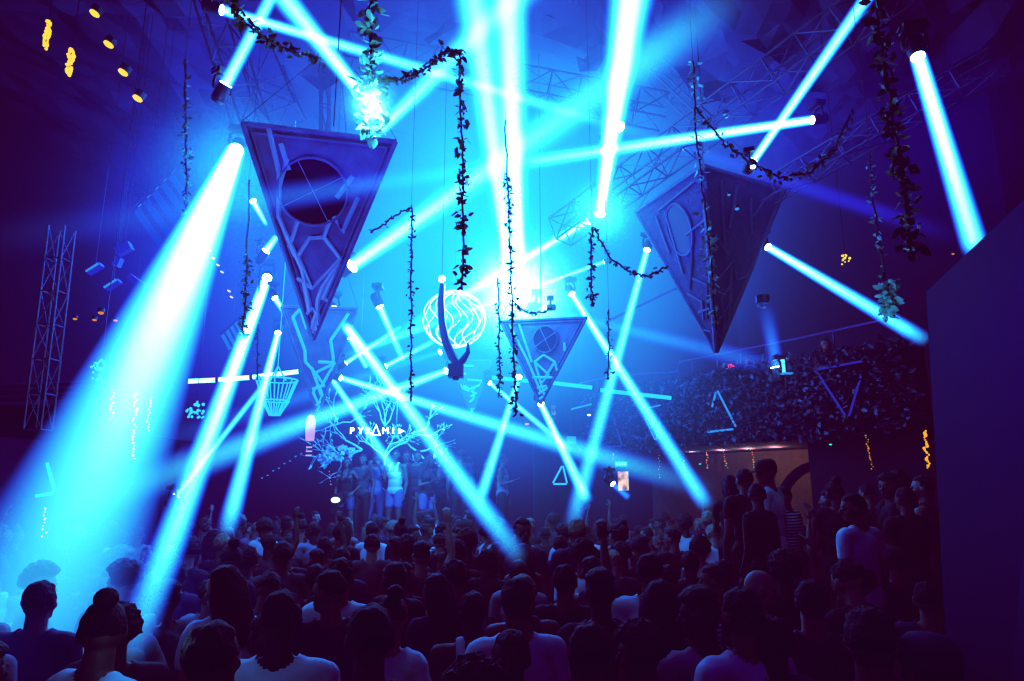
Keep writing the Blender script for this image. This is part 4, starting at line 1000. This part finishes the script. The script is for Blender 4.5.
def hair_mesh(kind):
    mb = MB(); cen = Vector((0, -.005, 1.655))
    base = MB().ball(cen, (.084, .102, .105), 44, 32)
    out = []
    for v in base.v:
        d = v - cen; amp = {'short': .009, 'curly': .020, 'long': .008, 'bun': .005, 'fade': .005, 'bald': 0}[kind]; 
        f = noise.noise(d * (55 if kind == 'curly' else 30)) * amp + (amp if kind == 'curly' else 0)
        if kind == 'curly': d = d * 1.08
        if kind == 'fade': f += .018 if d.z > .05 else -.006
        # keep face and nape free, softly
        sm = lambda a, b, x: max(0, min(1, (x - a) / (b - a)))
        face = sm(.015, .045, d.y) * sm(.062, .040, d.z)
        low = 0 if kind == 'long' else sm(-.015, -.065, d.z)
        side = sm(.0, -.04, d.z) * sm(-.02, .03, d.y)
        k = max(face * .30, low * .26, side * .22); d = d * (1 - k); f *= 1 - max(face, low)
        out.append(cen + d + d.normalized() * f)
    base.v = out; mb.add(base.v, base.f)
    if kind == 'long':
        for k in range(15):
            a = PI * (k / 14) + PI; x = .078 * math.cos(a); y = .085 * math.sin(a) - .01
            mb.tube([(x, y, 1.68), (x * 1.12, y * 1.1, 1.58), (x * 1.15, y * 1.15 - .015, 1.46), (x * 1.0, y * 1.1 - .02, 1.33 + R.uniform(-.03, .03))], [.026, .028, .026, .012], 7)
    if kind == 'bun': mb.ball((0, -.085, 1.76), (.045, .045, .042), 14, 10); mb.tube([(0, -.075, 1.74), (0, -.10, 1.74)], .03, 10)
    return mb.mesh('hair', True)
def cap_mesh():
    mb = MB(); n = 24; prof = [(1.665, .092, .108), (1.70, .094, .110), (1.74, .086, .10), (1.765, .060, .072), (1.775, .02, .025)]
    for z, a, b in prof:
        for k in range(n): mb.v.append(Vector((a * math.cos(2*PI*k/n), b * math.sin(2*PI*k/n) - .005, z)))
    for i in range(len(prof) - 1):
        for k in range(n): mb.f.append((i*n+k, i*n+(k+1)%n, (i+1)*n+(k+1)%n, (i+1)*n+k))
    mb.f.append(tuple(range(4*n, 5*n)))
    mb.ball((0, .12, 1.672), (.072, .075, .008), 18, 6)
    return mb.mesh('cap', True)
HAIRS = {k: hair_mesh(k) for k in ('short', 'curly', 'long', 'bun', 'fade')}; CAP = cap_mesh()
PROT = {
 'm_down': figure('man_down'), 'm_left': figure('man_left', yaw=.9, pitch=.15), 'm_right': figure('man_right', yaw=-.8, pitch=.1, sleeve='long'),
 'm_tank': figure('man_tank', sleeve='tank', arms=('down', 'front'), yaw=.3), 'm_phone': figure('man_phone', arms=('phone', 'phone'), pitch=.45),
 'm_up': figure('man_up', arms=('down', 'up'), yaw=-.2), 'm_high': figure('man_high', arms=('high', 'up'), pitch=-.15),
 'w_down': figure('woman_down', True, ('down', 'front'), sleeve='tank'), 'w_left': figure('woman_left', True, ('front', 'front'), yaw=.8, pitch=.2), 'w_up': figure('woman_up', True, ('up', 'front'), sleeve='tank', yaw=-.3),
 'm_fwd': figure('man_fwd', arms=('front', 'fwd'), yaw=.2, sleeve='long'), 'w_hip': figure('woman_hip', True, ('hip', 'down'), sleeve='tank', stance=.03),
}
def person(loc, rz, prot, hair, hairm, shirt, pants, label, group=None, sc=1.0, skin=None, cap=None, shorts=False, glasses=False):
    P = PROT[prot]
    root = bpy.data.objects.new('person', P['body']); C.objects.link(root); root.location = loc; root.rotation_euler = (0, 0, rz); root.scale = (sc, sc, sc)
    tag(root, label, 'person', group)
    def part(nm, me, m, M=None):
        o = bpy.data.objects.new(nm, me); C.objects.link(o); o.parent = root
        if M is not None: o.matrix_local = M
        if m is not None:
            if len(me.materials) == 0: me.materials.append(m)
            o.material_slots[0].link = 'OBJECT'; o.material_slots[0].material = m
        return o
    if skin is not None: root.material_slots[0].link = 'OBJECT'; root.material_slots[0].material = skin
    if hair: part('hair', HAIRS[hair], hairm, P['H'])
    if cap: part('cap', CAP, cap, P['H'])
    part('shirt', P['shirt'], shirt); part('shorts' if shorts else 'trousers', P['shorts'] if shorts else P['trousers'], pants); part('shoes', P['shoes'], shoe_m)
    return root
used = []
def headroom(x, y, dmin): return all((x - a) ** 2 + (y - b) ** 2 > dmin * dmin for a, b in used)
def at_head(px, py, Y, floor=0, sc=1.0):
    """where someone stands whose head shows there; sc follows from the head height"""
    p = at(px, py, Y); s = (p.z - floor) / 1.655
    return Vector((p.x, Y, floor)), s
BK, BR, BL = hair_ms
c_ = cloth
# (px, py of the head centre, Y, facing, prototype, hair, hair material, shirt, trousers, label, floor, skin, cap)
HERO = [
 (165,598,2.35, 1.45,'m_down','fade',BK,'black','denim','man in black with a flat-top haircut, dark profile against the second beam',0,None,None),
 (121,574,3.3, 3.0,'m_phone','short',BR,'black','denim','man looking down with blue-lit forehead, between the two left beams',0,skin_l,None),
 (104,628,2.2, -.4,'m_left','bun',BK,'white','black','person with tied-up hair and a glowing white collar at bottom left',0,None,None),
 (281,616,2.15, .1,'m_down','short',BK,'white','denim','man in a white tee from behind at the bottom edge, left of centre',0,skin_d,None),
 (229,585,2.9, .5,'w_left','long',BR,'white','denim','woman in a white draped top behind the flat-top man',0,skin_l,None),
 (341,575,3.2, -.2,'m_down','short',BK,'white','black','man in a white tee facing the stage behind the left cluster of dark heads',0,None,None),
 (473,610,2.2, .1,'m_tank','short',BK,'white','denim','broad man in a white vest seen from behind, bottom centre',0,skin_d,None),
 (511,655,1.75, 3.0,'m_down','short',BK,'black','black','dark head facing the camera at the bottom edge in front of the white vest',0,skin_d,None),
 (516,600,2.6, .3,'m_right','short',BR,'white','denim','person in a white long-sleeved shirt right of the white vest',0,None,None),
 (705,612,2.1, .15,'m_left','fade',BK,'pale','denim','large man in a pale shirt seen from behind, bottom right of centre',0,skin_d,None),
 (757,586,2.6, -.9,'m_right',None,BK,'black','black','shaven-headed man in profile facing right behind the pale shirt',0,skin_l,None),
 (741,612,2.25, .4,'m_down','short',BK,'white','denim','dark-haired man in a white collared shirt beside the large man',0,None,None),
 (716,578,3.1, .3,'m_left','short',BK,'striped','denim','person in a black and white striped tee right of centre',0,None,None),
 (863,583,2.3, .6,'w_left','curly',BR,'pale','denim','curly-haired person in a light open shirt at lower right',0,skin_l,None),
 (772,640,1.9, .5,'m_down','short',BK,'navy','black','dark head at the bottom edge right of the large man',0,skin_d,None),
 (930,668,1.75, .2,'m_down','short',BR,'blue','black','person at the bottom right edge with a blue-lit forehead and cap brim',0,None,'navy'),
 (768,471,7.6, .9,'m_left','short',BK,'white','black','man in a dark cap and pale shirt on the raised step, in profile',.6,None,'black'),
 (744,479,7.7, .3,'m_down','short',BK,'black','black','dark-clothed man on the raised step left of the man in the cap',.6,None,None),
 (731,484,8.2, -.5,'w_left','long',BK,'black','black','long-haired dark figure at the left end of the raised step',.6,None,None),
 (757,494,6.8, .7,'m_right','short',BK,'black','black','dark man with his back turned in front of the man in the cap',.6,None,None),
 (707,504,7.0, .4,'w_down','short',BL,'navy','denim','white-haired dancer lit bright by the end of a long beam',0,skin_l,None),
 (520,546,4.4, .2,'w_down','curly',BL,'navy','denim','blond curly-haired woman lit by the beam that crosses the stage',0,skin_l,None),
 (455,537,5.0, 2.8,'m_down','short',BK,'black','denim','man facing the camera with a pale blue-lit face, centre of the crowd',0,skin_l,None),
 (577,529,5.4, .3,'m_down','short',BL,'navy','denim','fair-haired person under the end of the steep middle beam',0,None,None),
 (521,527,5.6, 2.6,'m_left','short',BK,'grey','denim','man looking sideways just right of the end of the crossing beam',0,None,None),
 (225,537,4.8, 1.4,'m_down','short',BR,'grey','denim','man in profile at the foot of the narrow steep left beam',0,None,None),
 (246,560,4.0, .1,'m_down','curly',BK,'black','black','dark curly-haired head left of the white tee man',0,None,None),
 (316,578,3.0, 0,'m_down','short',BR,'grey','black','man in grey seen from behind, directly left of centre',0,None,None),
 (402,575,3.2, -.2,'m_right','short',BK,'black','denim','dark man looking right, midway between the white tees',0,None,None),
 (440,590,2.7, .2,'w_left','long',BK,'navy','denim','long dark-haired woman left of the white vest',0,None,None),
 (565,580,3.0, -.2,'m_up','short',BK,'black','denim','man in black with one hand lifted, right of the white long sleeves',0,None,None),
 (600,590,2.6, .2,'m_down','fade',BK,'black','denim','dark man with a high fade haircut below the steep middle beam',0,skin_d,None),
 (650,570,3.2, -.3,'m_down','short',BK,'white','denim','man in a bright white shirt shoulder-lit, right of centre',0,None,None),
 (660,600,2.5, -.1,'w_down','long',BK,'black','denim','long dark-haired woman in a black top left of the large man',0,None,None),
 (800,560,3.3, .5,'m_left','short',BR,'navy','denim','man in navy turned left behind the shaven-headed man',0,None,None),
 (812,600,2.5, -.3,'m_down','short',BK,'black','black','dark man from behind between the shaven-headed and curly-haired persons',0,None,None),
 (856,506,5.3, .5,'m_left','short',BK,'white','black','man in a white shirt turned left on the raised step by the partition',.6,None,None),
 (905,498,6.2, .2,'m_down','short',BR,'black','black','person with red-lit hair at far right under the amber lights',.6,None,None),
 (893,560,3.2, .3,'m_down','short',BK,'black','black','barely visible dark person next to the dark right partition',0,None,None),
 (868,640,1.9, 0,'m_right','short',BK,'black','black','dark silhouette at the bottom in front of the curly-haired person',0,None,None),
 (370,635,2.0, .2,'m_down','short',BK,'black','black','dark head at the bottom edge between the white tee and the white vest',0,None,None),
 (590,650,1.8, -.2,'m_down','short',BK,'navy','black','dark head at the bottom edge below the high fade haircut',0,None,None),
 (212,655,1.8, -.2,'m_down','short',BK,'black','black','dark head at the bottom edge left of the white tee',0,None,None),
 (645,650,1.8, .2,'m_left','curly',BK,'black','black','curly dark head at the bottom edge left of the large man',0,None,None),
 (40,600,2.6, .1,'m_down','short',BK,'navy','black','dark person inside the wide beam at lower left',0,None,None),
 (60,560,3.6, .2,'m_down','short',BK,'navy','black','person inside the wide beam at left, behind the lower one',0,None,None),
]
for h in HERO:
    px, py, Y, rz, pr, hr, hm, shc, pc, lab, fl, sk, cp_ = h
    s = R.uniform(.96, 1.06); k = at(px, py, 1.0).z - CAMZ
    if fl == 0 and py > 535: Y = (1.655 * s - CAMZ) / k; loc = at(px, py, Y); loc.z = 0
    else:
        if fl == 0: Y *= 1.35
        loc, s = at_head(px, py, Y, fl); s = max(.88, min(1.12, s))
    used.append((loc.x, loc.y))
    person(loc, rz, pr, hr, hm, c_[shc], c_[pc], lab, None, s, sk, c_[cp_] if cp_ else None)
# the packed crowd
def rand_person(x, y, fl, group=None, label=None):
    pr = R.choices(['m_down','m_left','m_right','m_tank','m_phone','m_up','m_high','w_down','w_left','w_up','m_fwd'], [9,6,6,4,2,1.0 if y > 5.5 else 0,.8 if y > 6 else 0,5,5,1.0 if y > 5.5 else 0,2])[0]
    fem = pr.startswith('w'); hr = R.choice(['long','long','bun','curly']) if fem else R.choice(['short','short','short','fade','curly'])
    hm = R.choices([BK, BR, BL], [7, 4, 1])[0]
    sh = R.choices(['black','grey','navy','white','pale','maroon','striped'], [9,3,4,2.0,1.5,1,.3])[0]
    # description follows the look
    hname = {'long': 'long', 'bun': 'tied-up', 'curly': 'curly', 'short': 'short', 'fade': 'flattop'}[hr]
    hcol = 'black' if hm is BK else 'brown' if hm is BR else 'blond'
    side = x / y
    zone = 'at left' if side < -.42 else 'left of stage' if side < -.22 else 'before stage' if side < .0 else 'right of stage' if side < .22 else 'by balcony'
    row = 'front' if y < 4 else 'middle' if y < 7 else 'far'
    shn = {'pale': 'pale grey', 'grey': 'grey', 'striped': 'striped'}.get(sh, sh)
    pose = {'m_up':'one arm raised','m_high':'both arms raised','w_up':'one arm raised','m_phone':'head bowed over a phone pose','m_fwd':'hand out','m_tank':'in a vest','w_down':'bare shoulders'}.get(pr, 'arms low')
    if pr == 'm_phone': pose = 'head bowed'
    label = '%s %s hair, %s top, %s, %s crowd %s' % (hname, hcol, shn, pose, row, zone)
    sk = R.choice([skin_m, skin_m, skin_d, skin_l])
    rz = R.gauss(.05, .45) if R.random() < .8 else R.uniform(-3, 3)
    o = person(Vector((x, y, fl)), rz, pr, hr, hm, c_[sh], c_[R.choice(['black','denim','grey'])], 'person with ' + label, 'dancers in the packed crowd', R.uniform(.93, 1.05), sk)
    return o
count = 0
step_poly = lambda x, y: (5.2 < y < 8.6 and x > .30 * y and x < .62 * y)
for ring, dmin, tries in (((2.35, 5), .49, 2200), ((5, 8.5), .52, 2600), ((8.5, 13.8), .56, 2600)):
    for _ in range(tries):
        if count > 246: break
        y = math.sqrt(R.uniform(ring[0] ** 2, ring[1] ** 2)); x = R.uniform(-.78, .60) * y
        if not headroom(x, y, dmin): continue
        if x > .52 * y and y < 4.5: continue
        if x < -8.9 or (abs(x + 6) < .9 and abs(y - 11.8) < .9): continue
        if step_poly(x, y) and y < 7.7 and .27 < x / y < .45: continue
        if any((x - c.x) ** 2 + (y - c.y) ** 2 < .6 for c in (at(537,400,14), at(567,400,13.9))): continue
        _q = Vector((x, y, 0)) - A
        if _q.dot(Vector((bt.x, bt.y, 0))) / bl > .72 and _q.dot(bn) < .8: continue
        if y > 6 and (Vector((x, y, 0)) - A).dot(bn) < 1.0 - 2.2: continue
        fl = .6 if step_poly(x, y) else 0
        used.append((x, y)); rand_person(x, y, fl); count += 1
print('crowd', count)
struct(MB().box((3.35, 6.9, .3), (3.4, 3.8, .6)).build('step_floor', floor_m))
# people on the stage
STG = [(347,462,14.8,3.1,'w_hip','long',BK,'black','denim',1,'woman in a dark top and pale shorts, leftmost on the stage'),
 (363,459,14.9,3.0,'m_down','short',BK,'grey','black',0,'man in a grey tee, second from left on the stage'),
 (377,457,15.0,3.2,'m_phone','short',BR,'blue','denim',0,'man holding something bright at his chest, third from left on the stage'),
 (396,454,14.7,2.8,'m_tank','short',BK,'white','blue',1,'man in a bright white top lit cyan, centre of the stage'),
 (407,453,15.2,3.1,'m_down','short',BK,'black','black',0,'dark-clothed man just right of the white top on the stage'),
 (417,455,14.9,2.9,'m_left','short',BK,'black','black',0,'dark-clothed man fifth from left on the stage'),
 (428,460,14.6,-2.4,'w_left','long',BR,'black','blue',1,'woman with bare lit legs turning right on the stage'),
 (440,462,15.4,3.0,'w_down','long',BK,'navy','black',0,'woman in navy behind the crossing beam on the stage'),
 (461,455,14.8,.2,'m_down','short',BK,'navy','black',0,'tall man with his back to us right of the crossing beam on the stage'),
 (472,461,15.1,1.3,'m_phone','short',BK,'black','black',0,'man in profile with lifted hands near the slanting beam on the stage'),
 (487,464,15.5,3.0,'m_down','short',BR,'black','black',0,'dim man behind the slanting beam on the stage'),
 (503,459,14.8,-1.8,'m_tank','short',BR,'pale','black',0,'bare-armed man at the right end of the stage')]
for px, py, Y, rz, pr, hr, hm, shc, pc, shs, lab in STG:
    loc, s = at_head(px, py, Y, SZ); s = max(.9, min(1.08, s))
    person(loc, rz, pr, hr, hm, c_[shc], c_[pc], lab, None, s, None, None, bool(shs))
# people on the balcony
for px, py, Y, rz, pr, hr, shc, pc, lab, f in [(726,366,onfront(726,366,-.7).y,3.0,'m_down','short','red','black','person in red light behind the left balcony pane',4.35),(746,362,onfront(746,362,-.7).y,2.7,'w_left','long','red','black','person in red light behind the right balcony pane',4.35),
      (825,344,onfront(825,344,-.6).y,2.9,'w_down','long','red','white','person in red top and pale bottoms on the balcony above the violet triangle',3.8)]:
    p = at(px, py, Y); s = .92; z = p.z - 1.655 * s; print('balcony person z', z)
    person(Vector((p.x, Y, z)), rz, pr, hr, BK, c_[shc], c_[pc], lab, None, s, None, None, shorts=(px == 825))
l = light('red_lamp', 'POINT', onfront(735, 366, -.3), (1, .05, .06), 9, shadow_soft_size=.1)
l = light('red_lamp', 'POINT', onfront(818, 348, -.15), (1, .05, .08), 6, shadow_soft_size=.1)

# ---------------------------------------------------------------- lights for crowd and objects, separate from the glowing beams
def area(name, loc, target, col, power, size, size_y=None):
    l = light(name, 'AREA', loc, col, power, size=size); 
    if size_y: l.data.shape = 'RECTANGLE'; l.data.size_y = size_y
    aim(l, Vector(target) - Vector(loc)); return l
area('stage_rim_fill', (-1.5, 16.0, 6.5), (0, 6, 1.5), (.08, .22, 1), 620, 5, 1)  # area light added over the stage to rim the crowd in blue
area('left_rim_fill', (-5.5, 10, 6.0), (0, 4, 1.5), (.06, .22, 1), 110, 2)  # added area light for blue rims from the left, no fixture
area('ceiling_fill', (0, 4, 8.2), (0, 5, 0), (.16, .07, 1), 22, 6)
area('ceiling_wash', (0, 9, 5.2), (0, 10, 10), (.05, .08, 1), 60, 5)
area('front_fill', (0.5, -1.5, 5.5), (0, 8, 4), (.20, .09, 1), 9, 3)
light('glare_lamp', 'POINT', at(516, 292, 9.4), (.05, .20, 1), 110, shadow_soft_size=.15)
light('vine_lamp', 'POINT', at(377, 106, 4.95), (.3, .8, 1), 45, shadow_soft_size=.08)
light('white_hair_lamp', 'SPOT', at(690, 470, 7.4), (.4, .8, 1), 30, spot_size=.5, shadow_soft_size=.05).rotation_euler = (at(707, 506, 7.0) - at(690, 470, 7.4)).to_track_quat('-Z', 'Y').to_euler()
light('collar_lamp', 'POINT', at(133, 600, 2.6), (.1, .6, 1), 4, shadow_soft_size=.05)
light('clump_lamp', 'POINT', at(884, 318, 6.0), (.1, .6, 1), 8, shadow_soft_size=.05)
light('balcony_lamp', 'POINT', at(777, 362, 9.9), (.2, .5, 1), 14, shadow_soft_size=.05)
light('left_pyramid_light', 'POINT', at(236, 160, 7.4), (.08, .35, 1), 60, shadow_soft_size=.15)
for x in (625, 661, 692, 722, 748, 775): light('warm_downlight', 'POINT', onfront(x, 452, -1.6), (1, .30, .26), 24, shadow_soft_size=.05)
area('stage_key', at(395, 400, 13.2), at(390, 480, 15), (.12, .50, 1), 110, .5)
area('pyramid_fill', at(150, 420, 5.0), at(320, 210, 7), (.42, .30, 1), 42, .4)  # violet light added to bring out the big pyramid's relief
area('crowd_fill', (1, .5, 5.5), (1, 5, 1.4), (.30, .16, 1), 16, 2)
area('partition_wash', at(900, 240, 2.2), at(960, 330, 3.0), (.08, .08, 1), 5, .6)

# ---------------------------------------------------------------- world and film
w = bpy.data.worlds.new('world'); scn.world = w; w.use_nodes = True
w.node_tree.nodes['Background'].inputs[0].default_value = (.03, .015, .06, 1); w.node_tree.nodes['Background'].inputs[1].default_value = .06
scn.view_settings.view_transform = 'Standard'; scn.view_settings.look = 'None'; scn.view_settings.exposure = 0; scn.view_settings.gamma = 1
cy = scn.cycles
cy.max_bounces = 5; cy.diffuse_bounces = 2; cy.glossy_bounces = 2; cy.transparent_max_bounces = 64; cy.volume_bounces = 0
cy.sample_clamp_indirect = 3; cy.use_denoising = True
cy.volume_step_rate = 2.0; cy.use_adaptive_sampling = True; cy.adaptive_threshold = .04

vs = scn.view_settings; vs.use_curve_mapping = True; cm = vs.curve_mapping
def crv(i, pts):
    c = cm.curves[i].points
    c[0].location = pts[0]; c[1].location = pts[-1]
    for p in pts[1:-1]: c.new(*p)
crv(0, [(0, .006), (.02, .022), (.10, .036), (.3, .11), (.7, .62), (1, 1)])
crv(1, [(0, .0005), (.02, .0035), (.12, .085), (.5, .52), (1, 1)])
crv(2, [(0, .010), (.04, .024), (.12, .095), (.4, .56), (1, 1)])
cm.update()
